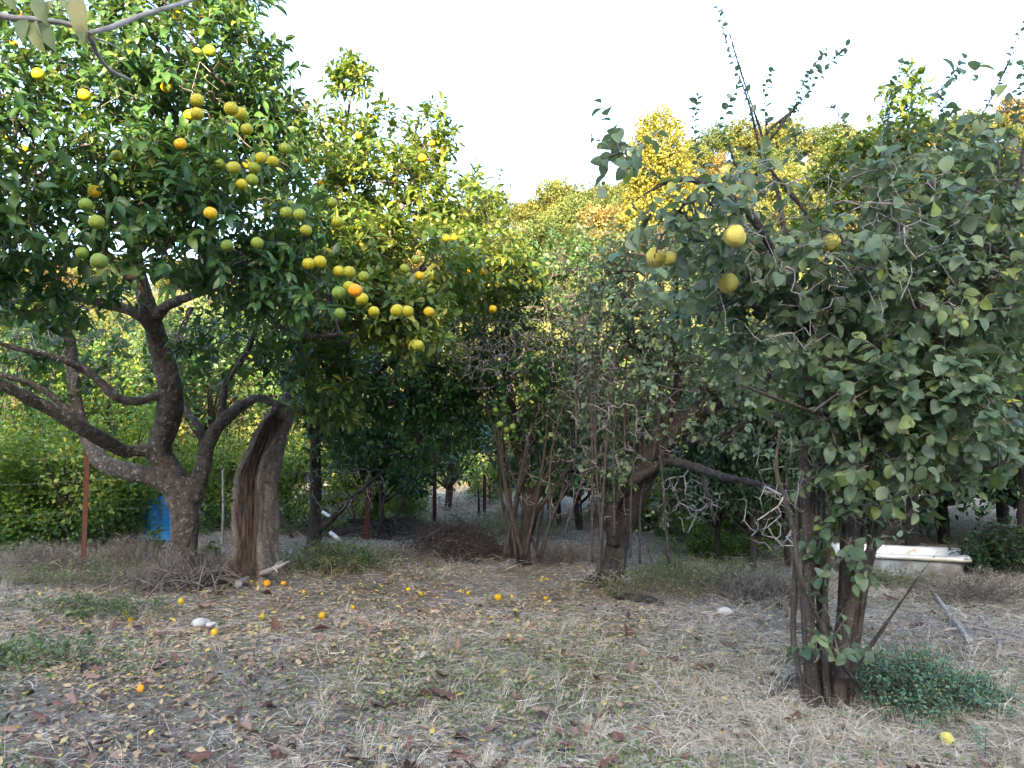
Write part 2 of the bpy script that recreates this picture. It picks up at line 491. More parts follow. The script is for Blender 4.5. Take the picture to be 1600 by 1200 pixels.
def limb_px(pts, wob=0.0):
    """(u, v, distance, width in photo pixels) -> (n,4) points with radius"""
    out = []
    for k, (u, v, d, w) in enumerate(pts):
        p = P(u, v, d)
        if wob and 0 < k < len(pts) - 1: p = p + rng.normal(0, wob, 3)
        out.append((*p, 0.5 * w * d / F))
    return catmull(out)

def tubes(name, paths, sides=10, rough=0.0, caps=True, rseed=0):
    VV, QQ, TT, off = [], [], [], 0
    ang = np.arange(sides) * 2 * math.pi / sides
    for pi_, p in enumerate(paths):
        xyz, r = p[:, :3], p[:, 3]
        tg = unit(np.gradient(xyz, axis=0))
        u0 = np.cross(tg[0], (0.3, 0.9, 0.2)); u0 /= np.linalg.norm(u0) + 1e-9
        U = [u0]
        for k in range(1, len(xyz)):
            a = U[-1] - tg[k] * np.dot(U[-1], tg[k]); U.append(a / (np.linalg.norm(a) + 1e-9))
        U = np.array(U); W = np.cross(tg, U)
        rr = r[:, None] * np.ones(sides)[None]
        if rough:
            ph = np.arange(len(xyz))[:, None]
            rr = rr * (1 + rough * (np.sin(ang[None] * 3 + ph * 0.35 + pi_) * 0.5 + np.sin(ang[None] * 2 - ph * 0.21 + 2 * pi_) * 0.5 + rng.normal(0, 0.25, rr.shape)))
        R = xyz[:, None] + rr[..., None] * (np.cos(ang)[None, :, None] * U[:, None] + np.sin(ang)[None, :, None] * W[:, None])
        n = len(xyz)
        VV.append(R.reshape(-1, 3))
        i = (np.arange(n - 1)[:, None] * sides)
        k = np.arange(sides)[None]; k2 = (k + 1) % sides
        QQ.append(np.stack([i + k, i + k2, i + sides + k2, i + sides + k], -1).reshape(-1, 4) + off)
        off += n * sides
        if caps:
            VV.append(np.vstack([xyz[0], xyz[-1] + tg[-1] * r[-1] * 0.5]))
            a, b = off, off + 1
            base0 = off - n * sides; base1 = off - sides
            for kk in range(sides):
                TT.append((a, base0 + (kk + 1) % sides, base0 + kk))
                TT.append((b, base1 + kk, base1 + (kk + 1) % sides))
            off += 2
    return new_mesh(name, np.vstack(VV), np.array(TT) if TT else None, np.vstack(QQ))

def fuse(me, voxel=0.016, bumpy=0.008, freq=9.0, smooth_it=2):
    """melt overlapping limbs into one continuous skin and give it knots and ridges"""
    o = bpy.data.objects.new('tmp', me); C.objects.link(o)
    m = o.modifiers.new('r', 'REMESH'); m.mode = 'VOXEL'; m.voxel_size = voxel; m.use_smooth_shade = True
    s = o.modifiers.new('s', 'SMOOTH'); s.factor = 0.5; s.iterations = smooth_it
    dg = bpy.context.evaluated_depsgraph_get()
    me2 = bpy.data.meshes.new_from_object(o.evaluated_get(dg))
    bpy.data.objects.remove(o)
    n = len(me2.vertices)
    co = np.empty(n * 3, np.float32); me2.vertices.foreach_get('co', co); co = co.reshape(-1, 3)
    no = np.empty(n * 3, np.float32); me2.vertices.foreach_get('normal', no); no = no.reshape(-1, 3)
    dsp = np.array([mnoise.fractal(Vector((c[0] * freq, c[1] * freq, c[2] * freq * 0.45)), 1.0, 2.0, 3) for c in co])
    co = co + no * (dsp * bumpy)[:, None]
    me2.vertices.foreach_set('co', np.ascontiguousarray(co, np.float32).ravel())
    me2.update()
    return me2

def grow(skel, targets, step=0.13, jit=0.25, pen=0.25, rt=0.0022, expo=0.44, rmax=0.03, sag=0.0):
    """branches that reach from the limbs to every target; returns edge arrays"""
    skel = np.asarray(skel, float); targets = np.asarray(targets, float)
    n0 = len(skel)
    dmin = np.array([np.min(np.linalg.norm(skel - t, axis=1)) for t in targets])
    order = np.argsort(dmin + rng.normal(0, 0.08, len(dmin)))
    cap = n0 + int(np.sum(np.ceil(dmin / step)) + 4 * len(targets)) + 50
    Pn = np.zeros((cap, 3)); Pn[:n0] = skel
    pl = np.zeros(cap); par = np.full(cap, -1); n = n0
    tips = np.zeros(len(targets), int)
    for ti in order:
        t = targets[ti]
        dd = np.linalg.norm(Pn[:n] - t, axis=1)
        j = int(np.argmin(dd + pen * pl[:n]))
        L = dd[j]
        m = max(1, int(math.ceil(L / step)))
        a = Pn[j].copy(); ax = (t - a)
        off = rng.normal(0, 1, 3) * jit * L * 0.35
        prev = j
        for k in range(1, m + 1):
            f = k / m
            p = a + ax * f + off * math.sin(math.pi * f) + (rng.normal(0, step * jit * 0.35, 3) if k < m else 0)
            p[2] -= sag * math.sin(math.pi * f) * L
            if n >= cap: break
            Pn[n] = p; par[n] = prev; pl[n] = pl[prev] + np.linalg.norm(p - Pn[prev]); prev = n; n += 1
        tips[ti] = prev
    Pn, par = Pn[:n], par[:n]
    cnt = np.zeros(n); np.add.at(cnt, tips, 1)
    for k in range(n - 1, n0 - 1, -1): cnt[par[k]] += cnt[k]
    r = np.minimum(rt * np.maximum(cnt, 1) ** expo, rmax)
    idx = np.arange(n0, n)
    main = {}
    for k in idx:
        pk = par[k]
        if pk >= n0 and (pk not in main or cnt[k] > cnt[main[pk]]): main[pk] = k
    d = np.zeros((n, 3)); d[n0:] = unit(Pn[n0:] - Pn[par[n0:]])
    sm = d.copy()
    for pk, k in main.items(): sm[pk] = d[pk] + d[k]
    sm[n0:] = unit(sm[n0:])
    ismain = np.array([main.get(par[k], -1) == k for k in idx])
    A = Pn[par[idx]]; B = Pn[idx]
    da = np.where(ismain[:, None], sm[par[idx]], d[idx]); db = sm[idx]
    ra = np.where(ismain, r[par[idx]], r[idx] * 1.2); rb = r[idx].copy()
    endm = np.array([k not in main for k in idx]); rb[endm] *= 0.6
    return (A, B, ra, rb, da, db), Pn, tips

def crown_points(blobs, n, hole=0.0, hfreq=1.6, bias=0.3, seed=0):
    """blobs: (u, v, distance, ru px, rv px, rd m, weight)"""
    r_ = np.random.default_rng(seed + 100)
    cs, rs, ws = [], [], []
    for (u, v, d, ru, rv, rd, w) in blobs:
        cs.append(P(u, v, d)); rs.append((ru * d / F, rd, rv * d / F)); ws.append(w)
    cs, rs, ws = np.array(cs), np.array(rs), np.array(ws, float)
    out, dirs = [], []
    while len(out) < n:
        k = r_.choice(len(cs), p=ws / ws.sum())
        g = unit(r_.normal(0, 1, 3))
        rad = r_.random() ** bias
        p = cs[k] + g * rs[k] * rad
        if hole > 0:
            h = mnoise.noise(Vector((p[0] * hfreq + seed, p[1] * hfreq, p[2] * hfreq)))
            if h < -0.45 + hole: continue
        out.append(p); dirs.append(g)
    return np.array(out), np.array(dirs)

def shoot_leaves(pts, dirs, K, L, size, svar=0.25, droop=0.35, spread=0.85, uplift=0.35, kinder=0.0):
    """K leaves spiralling round a shoot that starts at each point"""
    n = len(pts)
    sd = unit(dirs * 0.8 + rng.normal(0, 0.45, (n, 3)) + np.array((0, 0, uplift)))
    u = unit(np.cross(sd, np.array((0.2, 0.3, 0.93)))); w = np.cross(sd, u)
    Ls = L * (0.7 + 0.6 * rng.random(n))
    t = (np.arange(K) + 0.6) / K
    ph = rng.random(n)[:, None] * 6.28 + np.arange(K)[None] * 2.4
    rad = np.cos(ph)[..., None] * u[:, None] + np.sin(ph)[..., None] * w[:, None]
    pos = pts[:, None] + sd[:, None] * (Ls[:, None] * t[None])[..., None]
    d = sd[:, None] * (0.25 + 0.65 * t[None, :, None]) + rad * spread + np.array((0, 0, -droop)) + rng.normal(0, 0.22, (n, K, 3))
    d = unit(d)
    nn = sd[:, None] * 0.8 + np.array((0, 0, 0.9)) + rng.normal(0, 0.35, (n, K, 3))
    s = size * (1 + svar * rng.normal(0, 1, (n, K))).clip(0.5, 1.5) * (0.75 + 0.35 * np.sin(math.pi * t))[None]
    tips = pts + sd * Ls[:, None]
    base_r = np.repeat(rng.random(n)[:, None], K, 1)
    rnd = np.clip(0.45 * base_r + 0.55 * rng.random((n, K)), 0, 1)
    keep = rng.random(n * K) > 0.12
    wf = (0.85 + 0.3 * rng.random(n * K))
    return (pos.reshape(-1, 3)[keep], d.reshape(-1, 3)[keep], nn.reshape(-1, 3)[keep], s.ravel()[keep], wf[keep], rnd.ravel()[keep], tips)

def prune_front(LV, spots, chance=0.62):
    """thin the leaves in front of the fruit that shows"""
    pos = LV[0] + unit(LV[1]) * LV[3][:, None] * 0.5
    u, v, dep = project(pos)
    keep = np.ones(len(pos), bool)
    for (fu, fv, fd, fr) in spots:
        rr = fr + 3
        hit = ((u - fu) ** 2 + (v - fv) ** 2 < rr * rr) & (dep < fd + 0.05)
        keep &= ~(hit & (rng.random(len(pos)) < (chance if fr < 16.5 else .97)))
    return tuple(a[keep] for a in LV[:6])

def fruit_mesh(name, mat, rndv, lobes=0, seed=0, squash=0.95, pear=0.0):
    nu, nv_ = 18, 12
    V, Q, T = [], [], []
    for j in range(1, nv_):
        th = math.pi * j / nv_
        for k in range(nu):
            ph = 2 * math.pi * k / nu
            r = 1.0 - 0.10 * math.exp(-((math.pi - th) / 0.35) ** 2) - 0.10 * math.exp(-(th / 0.3) ** 2)
            if lobes: r *= 1 + 0.10 * math.cos(lobes * ph + seed) * math.sin(th) ** 2 + 0.05 * math.sin(2.3 * ph + 3 * th + seed)
            r *= 1 + 0.015 * math.sin(3 * ph + seed) * math.sin(2 * th)
            z = math.cos(th) * squash
            rr = r * math.sin(th) * (1 - pear * max(0, math.cos(th)) ** 1.5)
            V.append((rr * math.cos(ph), rr * math.sin(ph), z * (r if not lobes else 0.5 + r * 0.5)))
    V.append((0, 0, squash * 0.88)); V.append((0, 0, -squash * 0.90))
    for j in range(nv_ - 2):
        for k in range(nu):
            Q.append((j * nu + k, (j + 1) * nu + k, (j + 1) * nu + (k + 1) % nu, j * nu + (k + 1) % nu))
    a, b = len(V) - 2, len(V) - 1
    for k in range(nu):
        T.append((a, k, (k + 1) % nu)); T.append((b, (nv_ - 2) * nu + (k + 1) % nu, (nv_ - 2) * nu + k))
    me = new_mesh(name, np.array(V), T, Q, rnd=np.full(len(V), rndv))
    me.materials.append(mat)
    return me

ORANGE_ME = [fruit_mesh('orange_fruit', M['fruit'], x, seed=k) for k, x in enumerate((0.05, 0.2, 0.32, 0.42, 0.52, 0.62, 0.72, 0.82, 0.95))]
def orange_mesh(ripe):
    return ORANGE_ME[int(np.clip(round(ripe * 8), 0, 8))]

def place_fruit(parent, origin, lst, dia=0.078, name='orange_fruit'):
    """lst: (u, v, px diameter, ripeness 0..1)"""
    spots = []
    for (u, v, px, ripe) in lst:
        d = dia * F / px
        p = P(u, v, d)
        o = bpy.data.objects.new(name, orange_mesh(ripe)); C.objects.link(o)
        o.parent = parent
        o.location = tuple(p - origin)
        o.scale = (dia / 2,) * 3
        o.rotation_euler = (random.uniform(-.5, .5), random.uniform(-.5, .5), random.uniform(0, 6))
        spots.append((u, v, d, px / 2))
    return spots

def build_tree(name, label, base, limbs, blobs, nshoots, K, L, size, leafkind, leafmat, bark, twigmat, cat='tree',
               group=None, hole=0.2, fruits=(), fruit_dia=0.078, individuals=300, voxel=0.017, bumpy=0.008,
               fuse_it=True, seed=0, droop=0.35, uplift=0.35, dead=None, rmax=0.03, extra=None, svar=0.25, trunk_mesh=None, bias=0.3, pen=0.25, clear=None):
    root = thing(name, label, cat, base, group=group)
    origin = np.array(base, float)
    spots = place_fruit(root, origin, fruits, fruit_dia) if fruits else []
    allp = np.vstack([l[:, :3] for l in limbs])
    if trunk_mesh is None:
        r0 = limbs[0][min(9, len(limbs[0]) - 1), 3] * (.62 if fuse_it == 'clump' else .9)
        roots = []
        for k in range(6):
            a = k * 1.05 + seed; rl = r0 * (2.2 + 0.8 * math.sin(k * 2.3 + seed))
            b0 = limbs[0][0, :3]
            roots.append(catmull([(b0[0], b0[1], origin[2] + r0 * 1.6, r0 * .62), (b0[0] + math.cos(a) * r0 * .75, b0[1] + math.sin(a) * r0 * .75, origin[2] + r0 * .45, r0 * .42),
                                  (b0[0] + math.cos(a + .15) * rl, b0[1] + math.sin(a + .15) * rl, origin[2] - r0 * .25, r0 * .2)], .04))
        roots.append(catmull([(b0[0], b0[1], origin[2] - .15, r0), (*limbs[0][1, :3], limbs[0][1, 3])], .04))
        tm = tubes('trunk', limbs + ([] if fuse_it == 'clump' else roots), sides=14, rough=0.10)
        if fuse_it: tm = fuse(tm, voxel, bumpy)
    else: tm = trunk_mesh
    tm.transform(Matrix.Translation(-Vector(origin)))
    tm.materials.clear()
    link('trunk', tm, bark, root)
    pts, dirs = crown_points(blobs, nshoots, hole, seed=seed, bias=bias)
    LV = shoot_leaves(pts, dirs, K, L, size, droop=droop, uplift=uplift, svar=svar)
    tipsL = LV[6]
    E, Pn, tips = grow(allp, pts, rmax=rmax, pen=pen)
    # leafy shoot stems
    A = pts; B = tipsL
    dd = unit(B - A)
    E2 = tuple(np.concatenate([x, y]) for x, y in zip(E, (A, B, np.full(len(A), 0.0022), np.full(len(A), 0.001), dd, dd)))
    bm_ = edges_mesh('branching', E2[0] - origin, E2[1] - origin, *E2[2:], sides=5)
    link('branching', bm_, twigmat, root, kind='stuff')
    if spots or clear: LV = prune_front(LV, list(spots) + list(clear or []))
    else: LV = LV[:6]
    if extra is not None: LV = tuple(np.concatenate([a, b]) for a, b in zip(LV, extra))
    sel = np.zeros(len(LV[0]), bool)
    if individuals:
        ch = pick_largest(LV[0], LV[3], individuals)
        sel[ch] = True
        leaf_objects('leaf', root, origin, *[a[sel] for a in LV], leafkind, leafmat)
    rest = [a[~sel] for a in LV]
    rest[0] = rest[0] - origin
    link('foliage', leaves_mesh('foliage', *rest, leafkind), leafmat, root, kind='stuff')
    if dead:
        dp, dn, kw = dead
        dpts, _ = crown_points(dp, dn, 0.0, seed=seed + 5)
        E, Pn2, _ = grow(Pn[::3], dpts, step=0.07, jit=0.75, pen=0.1, rt=kw.get('rt', 0.0016), rmax=0.008, sag=0.1)
        link('dead_twigs', edges_mesh('dead_twigs', E[0] - origin, E[1] - origin, *E[2:], sides=4), M['twig_grey'], root, kind='stuff')
    return root

def gz(u, v):
    """distance of the ground point seen at pixel row v"""
    return CAM_H * F / max(v - HORIZON, 5)

def gp(u, v):
    d = gz(u, v)
    p = P(u, v, d)
    p[2] = float(terrain(p[0], p[1]))
    return p

# ------------------------------------------------------------------ left orange tree
T1_FRUIT = [(328, 80, 20, .4), (308, 83, 17, .45), (260, 136, 18, .65), (308, 157, 22, .45), (308, 178, 21, .5), (296, 180, 18, .6), (361, 170, 23, .55), (375, 178, 22, .55),
            (282, 225, 20, .85), (132, 149, 20, .5), (60, 116, 20, .5), (84, 118, 17, .55), (93, 105, 14, .8), (20, 70, 16, .8), (277, 25, 17, .8), (318, 23, 14, .8),
            (291, 90, 13, .9), (135, 30, 14, .9), (30, 22, 14, .9), (183, 244, 20, .35), (148, 299, 20, .75), (151, 347, 24, .3), (134, 320, 22, .1), (155, 408, 26, .1), (128, 395, 20, .15),
            (329, 333, 21, .7), (355, 384, 20, .1), (402, 380, 20, .25), (365, 262, 22, .4), (385, 257, 17, .9), (397, 262, 20, .3), (394, 281, 20, .3), (378, 288, 19, .45),
            (408, 247, 20, .55), (426, 252, 19, .55), (445, 232, 19, .25), (342, 256, 19, .25), (352, 262, 18, .3), (397, 148, 16, .35), (386, 202, 20, .35), (375, 322, 14, .8),
            (447, 332, 20, .3), (468, 335, 21, .3), (519, 317, 17, .2), (527, 347, 19, .4), (478, 360, 19, .4), (482, 412, 20, .5), (500, 409, 21, .5), (58, 475, 14, .2),
            (38, 233, 14, .6), (33, 255, 15, .5), (60, 280, 15, .35), (8, 215, 14, .6), (175, 135, 13, .7), (232, 160, 13, .4), (230, 375, 16, .15), (250, 392, 15, .15), (112, 262, 14, .2), (5, 300, 16, .25)]
T1_LIMBS = [
    limb_px([(289, 915, 7.9, 60), (287, 896, 7.9, 48), (285, 860, 7.9, 41), (288, 810, 7.9, 43), (280, 765, 7.9, 48), (262, 735, 7.85, 44), (250, 700, 7.8, 36), (264, 650, 7.6, 38), (264, 600, 7.5, 33),
             (252, 550, 7.4, 32), (240, 505, 7.2, 28), (222, 450, 7.0, 24), (213, 390, 6.8, 19), (225, 310, 6.6, 14), (232, 210, 6.4, 10), (245, 110, 6.2, 6)]),
    limb_px([(245, 712, 7.85, 24), (222, 703, 7.7, 20), (196, 706, 7.6, 20), (170, 692, 7.4, 22), (128, 668, 7.1, 22), (65, 632, 6.8, 20), (5, 602, 6.5, 18), (-60, 560, 6.2, 15)]),
    limb_px([(282, 775, 7.9, 36), (250, 748, 7.9, 33), (205, 738, 7.9, 28), (160, 722, 8.0, 27), (140, 690, 8.1, 22), (120, 640, 8.1, 20), (112, 560, 8.1, 18), (104, 500, 8.0, 17), (90, 450, 7.8, 15), (60, 370, 7.6, 10)]),
    limb_px([(138, 685, 8.1, 18), (105, 640, 8.0, 12), (60, 605, 7.8, 10), (0, 585, 7.6, 9)]),
    limb_px([(300, 775, 7.9, 34), (316, 735, 7.8, 24), (325, 695, 7.75, 21), (345, 662, 7.7, 20), (375, 635, 7.6, 18), (405, 622, 7.5, 14), (440, 632, 7.4, 10), (470, 610, 7.3, 7)]),
    limb_px([(318, 720, 7.8, 12), (312, 670, 7.9, 12), (290, 640, 8.0, 10), (272, 600, 8.1, 10), (275, 540, 8.1, 9), (300, 480, 8.0, 7)]),
    limb_px([(345, 660, 7.7, 14), (352, 600, 7.8, 12), (380, 560, 7.8, 10), (405, 500, 7.7, 9), (420, 440, 7.4, 7)]),
    limb_px([(262, 612, 7.5, 15), (215, 626, 7.4, 15), (180, 620, 7.3, 14), (140, 582, 7.2, 13), (90, 560, 7.0, 12), (30, 545, 6.8, 10), (-40, 525, 6.6, 8)]),
    limb_px([(243, 520, 7.2, 22), (215, 490, 7.0, 18), (165, 475, 6.9, 16), (100, 462, 6.7, 14), (30, 470, 6.4, 11), (-30, 480, 6.2, 9)]),
    limb_px([(238, 505, 7.2, 18), (260, 478, 7.0, 18), (300, 462, 6.8, 14), (345, 450, 6.6, 13), (395, 470, 6.4, 12), (430, 505, 6.3, 11), (470, 525, 6.2, 9), (530, 522, 6.0, 7)]),
    limb_px([(225, 455, 7.0, 16), (190, 420, 6.8, 14), (130, 360, 6.4, 11), (60, 300, 6.0, 8)]),
    limb_px([(215, 395, 6.8, 12), (270, 340, 6.4, 11), (330, 260, 6.0, 9), (370, 190, 5.9, 7)]),
]
T1_BLOBS = [(130, 180, 5.6, 200, 170, 1.1, 3.2), (300, 150, 6.0, 130, 170, 1.0, 2.6), (60, 330, 5.1, 140, 110, 0.8, 2.0), (230, 330, 5.3, 150, 120, 0.8, 2.0), (370, 340, 5.6, 110, 120, 0.8, 1.9),
            (210, 20, 6.2, 210, 110, 1.2, 2.0), (400, 130, 6.3, 60, 100, 0.6, 0.8), (-60, 200, 5.2, 120, 260, 1.0, 1.4), (450, 440, 5.7, 90, 60, 0.5, 0.7), (60, 460, 5.6, 110, 45, 0.5, 0.7),
            (420, 210, 6.2, 50, 60, 0.5, .5), (505, 590, 6.6, 45, 40, 0.3, 0.35), (370, 540, 6.9, 80, 50, .5, .4), (150, 530, 8.6, 170, 70, .7, 1.1), (340, 560, 8.8, 110, 90, .6, .9), (60, 560, 8.2, 90, 70, .5, .5)]
build_tree('orange_tree', 'large spreading orange tree at left with lichened forked trunk and many ripening oranges', gp(287, 905), T1_LIMBS, T1_BLOBS,
           2500, 9, 0.17, 0.098, 'lance', M['citrus'], M['bark_citrus'], M['twig_dark'], hole=0.22, fruits=T1_FRUIT, seed=1, rmax=0.022,
           dead=([(230, 190, 5.2, 160, 120, .5, 1), (300, 430, 5.6, 120, 50, .4, 1), (420, 70, 6.2, 50, 60, .3, .4), (450, 140, 6.2, 30, 40, .2, .25), (20, 170, 5.5, 60, 60, .4, .6), (150, 540, 7.6, 170, 70, .7, 2.2), (340, 540, 7.6, 100, 80, .6, 1.4)], 620, {}))

# ------------------------------------------------------------------ old hollow orange tree behind it
def hollow_trunk():
    rows = [(392, 908, 96), (394, 895, 84), (396, 870, 74), (398, 830, 66), (399, 790, 66), (401, 750, 66), (411, 710, 58), (425, 675, 52), (438, 650, 46), (450, 628, 34)]
    cs, rad = [], []
    for (u, v, w) in rows:
        p = P(u, v, 7.9); cs.append(p); rad.append(0.49 * w * 7.9 / F)
    cs = np.array(cs); rad = np.array(rad)
    t = np.linspace(0, len(rows) - 1, 90)
    k = np.arange(len(rows))
    c = np.stack([np.interp(t, k, cs[:, j]) for j in range(3)], 1); r = np.interp(t, k, rad)
    S = 72
    ang = np.arange(S) * 2 * math.pi / S
    V, G = [], []
    for a in range(len(t)):
        th0 = -math.pi / 2 - 0.35 + 0.15 * math.sin(a * 0.09) + 0.5 * a / 90
        wd = 0.66 + 0.12 * math.sin(a * 0.2) - 0.15 * a / 90
        for b in range(S):
            dth = (ang[b] - th0 + math.pi) % (2 * math.pi) - math.pi
            g = math.exp(-(abs(dth) / wd) ** 4)
            n1 = mnoise.fractal(Vector((math.cos(ang[b]) * 1.6, math.sin(ang[b]) * 1.6, t[a] * 0.7)), 1, 2, 3)
            n2 = mnoise.noise(Vector((ang[b] * 6 + 9, 0, t[a] * 0.25)))
            rr = r[a] * (1 + 0.16 * n1 + 0.10 * mnoise.noise(Vector((math.cos(ang[b]) * 4, math.sin(ang[b]) * 4, t[a] * 1.9))) + 0.05 * n2 + 0.05 * math.sin(ang[b] * 5 + t[a] * .5) + .30 * max(0, 1 - a / 20) * (.4 + math.cos(ang[b] * 3 + .6))) * (1 - 0.46 * g) + g * 0.035 * n2 + g * 0.018 * mnoise.noise(Vector((ang[b] * 14, 3, t[a] * 0.5)))
            rr += 0.010 * mnoise.fractal(Vector((math.cos(ang[b]) * 7, math.sin(ang[b]) * 7, t[a] * 3.2)), .8, 2, 3)
            rr += 0.022 * math.exp(-((abs(dth) - wd * 1.05) / 0.14) ** 2)
            V.append((c[a][0] + rr * math.cos(ang[b]), c[a][1] + rr * math.sin(ang[b]) * 0.95, c[a][2])); G.append(g)
    V = np.array(V)
    i = (np.arange(len(t) - 1)[:, None] * S); kk = np.arange(S)[None]; k2 = (kk + 1) % S
    Q = np.stack([i + kk, i + k2, i + S + k2, i + S + kk], -1).reshape(-1, 4)
    top = len(V); V = np.vstack([V, c[-1] + (0, 0, 0.02)])
    T = [(top, (len(t) - 1) * S + b, (len(t) - 1) * S + (b + 1) % S) for b in range(S)]
    G.append(0)
    return new_mesh('trunk', V, np.array(T), Q, attrs={'heart': G})

def hollow_mat():
    m, nt, out = nodes_of('hollow_bark')
    n = noise_n(nt, 11, 5, 0.62)
    bark = ramp(nt, n, [(0.3, (0.075, 0.06, 0.05)), (0.7, (0.19, 0.155, 0.125))])
    li = ramp(nt, noise_n(nt, 34, 4, 0.7, dist=.6), [(0.53, (0, 0, 0)), (0.61, (.8, .8, .8))])
    bark = mixc(nt, li, bark, (0.24, 0.225, 0.20))
    w = noise_n(nt, 13, 5, 0.6, stretch=(3.5, 3.5, 0.35))
    wood = ramp(nt, w, [(0.36, (0.012, 0.009, 0.008)), (0.5, (0.05, 0.035, 0.027)), (0.7, (0.15, 0.095, 0.062))])
    at = nt.nodes.new('ShaderNodeAttribute'); at.attribute_name = 'heart'
    col = mixc(nt, ramp(nt, at.outputs['Fac'], [(0.25, (0, 0, 0)), (0.45, (1, 1, 1))]), bark, wood)
    p = nt.nodes.new('ShaderNodeBsdfPrincipled'); p.inputs['Roughness'].default_value = 0.9
    nt.links.new(col, p.inputs['Base Color'])
    nt.links.new(bump(nt, mixc(nt, .5, w, noise_n(nt, 28, 6, .7)), 1.0, 0.05), p.inputs['Normal'])
    nt.links.new(p.outputs[0], out.inputs[0])
    return m
M['hollow'] = hollow_mat()

T2_FRUIT = [(660, 247, 14, .9), (675, 224, 11, .9), (697, 373, 14, .6), (709, 371, 13, .6), (650, 406, 16, .3), (632, 420, 16, .3), (677, 435, 14, .35), (655, 431, 15, .7), (730, 426, 11, .75),
            (757, 425, 12, .8), (568, 432, 18, .25), (529, 424, 18, .45), (546, 425, 20, .4), (529, 458, 22, .1), (545, 448, 19, .35), (555, 454, 22, .95), (566, 467, 20, .55), (584, 487, 18, .5),
            (620, 485, 21, .45), (637, 486, 19, .5), (670, 487, 17, .6), (653, 540, 19, .4), (531, 490, 19, .15), (648, 425, 12, .5), (770, 483, 13, .7), (620, 424, 12, .7), (560, 212, 12, .7), (480, 250, 12, .6),
            (500, 286, 12, .9), (548, 478, 14, .3), (752, 492, 10, .6), (575, 180, 10, .6), (668, 212, 9, .8)]
T2_LIMBS = [
    limb_px([(441, 650, 7.9, 32), (462, 610, 7.8, 27), (500, 550, 7.6, 24), (545, 490, 7.4, 18), (590, 420, 7.6, 14), (620, 340, 8.0, 10), (660, 250, 8.5, 6)]),
    limb_px([(444, 645, 7.9, 24), (458, 580, 8.2, 18), (480, 480, 8.5, 16), (510, 380, 8.8, 12), (530, 270, 9.0, 8), (548, 150, 9.0, 4)]),
    limb_px([(500, 550, 7.6, 16), (560, 530, 7.2, 12), (620, 500, 6.7, 9), (670, 470, 6.5, 6)]),
    limb_px([(545, 490, 7.4, 14), (640, 430, 7.6, 11), (720, 400, 8.2, 8), (790, 390, 8.6, 5)]),
]
T2_BLOBS = [(548, 140, 9.0, 26, 40, .25, .55), (515, 225, 9.0, 70, 55, .5, .9), (600, 225, 9.1, 36, 55, .35, .6), (672, 225, 8.8, 32, 55, .3, .5), (500, 320, 8.3, 90, 80, .8, 1.6), (600, 320, 8.4, 110, 80, .9, 2.2),
            (700, 340, 8.7, 80, 60, .8, 1.3), (760, 300, 9.2, 28, 22, .3, .15), (540, 400, 7.2, 100, 70, .7, 1.8), (640, 420, 7.0, 100, 70, .7, 1.8), (590, 480, 6.6, 80, 40, .5, .9), (650, 510, 6.6, 45, 40, .4, .4),
            (740, 420, 8.0, 80, 60, .7, 1.3), (800, 440, 8.4, 60, 50, .6, .6), (480, 500, 7.6, 60, 60, .6, .7), (520, 600, 7.0, 55, 60, .4, .7)]
build_tree('orange_tree', 'old orange tree with hollow split leaning trunk and sunlit crown reaching to the middle', gp(395, 905), T2_LIMBS, T2_BLOBS,
           2300, 9, 0.17, 0.098, 'lance', M['citrus_gold'], M['hollow'], M['twig_dark'], hole=0.15, fruits=T2_FRUIT, seed=2, trunk_mesh=hollow_trunk(), rmax=0.02, uplift=0.5,
           dead=([(600, 520, 7.0, 90, 40, .5, 1), (770, 360, 9.0, 60, 30, .4, .7), (560, 500, 7, 90, 40, .4, 1)], 160, {}))
t2root = [o for o in C.objects if o.name.startswith('orange_tree')][-1]
lm = tubes('main_limb', T2_LIMBS, sides=10, rough=0.1)
lm.transform(Matrix.Translation(-t2root.location))
link('main_limb', lm, M['hollow'], t2root)

# ------------------------------------------------------------------ slim brown-trunked citrus, third
T3_LIMBS = [limb_px([(490, 872, 9.2, 34), (492, 830, 9.2, 20), (493, 760, 9.2, 18), (494, 690, 9.1, 17), (510, 655, 9.0, 16), (545, 625, 8.9, 13), (590, 580, 8.8, 10), (650, 540, 8.7, 7)]),
            limb_px([(497, 830, 9.2, 14), (530, 800, 9.1, 10), (560, 770, 9.0, 8), (600, 735, 8.9, 6), (650, 700, 8.9, 4)]),
            limb_px([(494, 700, 9.1, 14), (480, 640, 9.3, 12), (500, 560, 9.4, 9), (560, 500, 9.5, 6)])]
T3_BLOBS = [(560, 620, 9.0, 120, 60, .8, 2), (640, 590, 9.2, 110, 70, .8, 2), (520, 550, 9.4, 90, 60, .7, 1.2), (640, 680, 9.2, 100, 40, .7, 1), (720, 540, 9.4, 90, 70, .7, 1.4), (545, 700, 9.3, 60, 30, .4, .4)]
build_tree('citrus_tree', 'slim brown trunked citrus tree with dark low foliage right of the hollow trunk', gp(490, 868), T3_LIMBS, T3_BLOBS,
           1150, 8, 0.16, 0.09, 'lance', M['citrus'], M['bark_dark'], M['twig_dark'], hole=0.12, seed=3, voxel=0.02, rmax=0.02, individuals=200,
           dead=([(540, 760, 9.0, 70, 50, .4, 1), (760, 540, 8.6, 90, 60, .5, 2.2), (700, 480, 8.2, 70, 50, .4, 1)], 560, {'rt': 0.0025}))

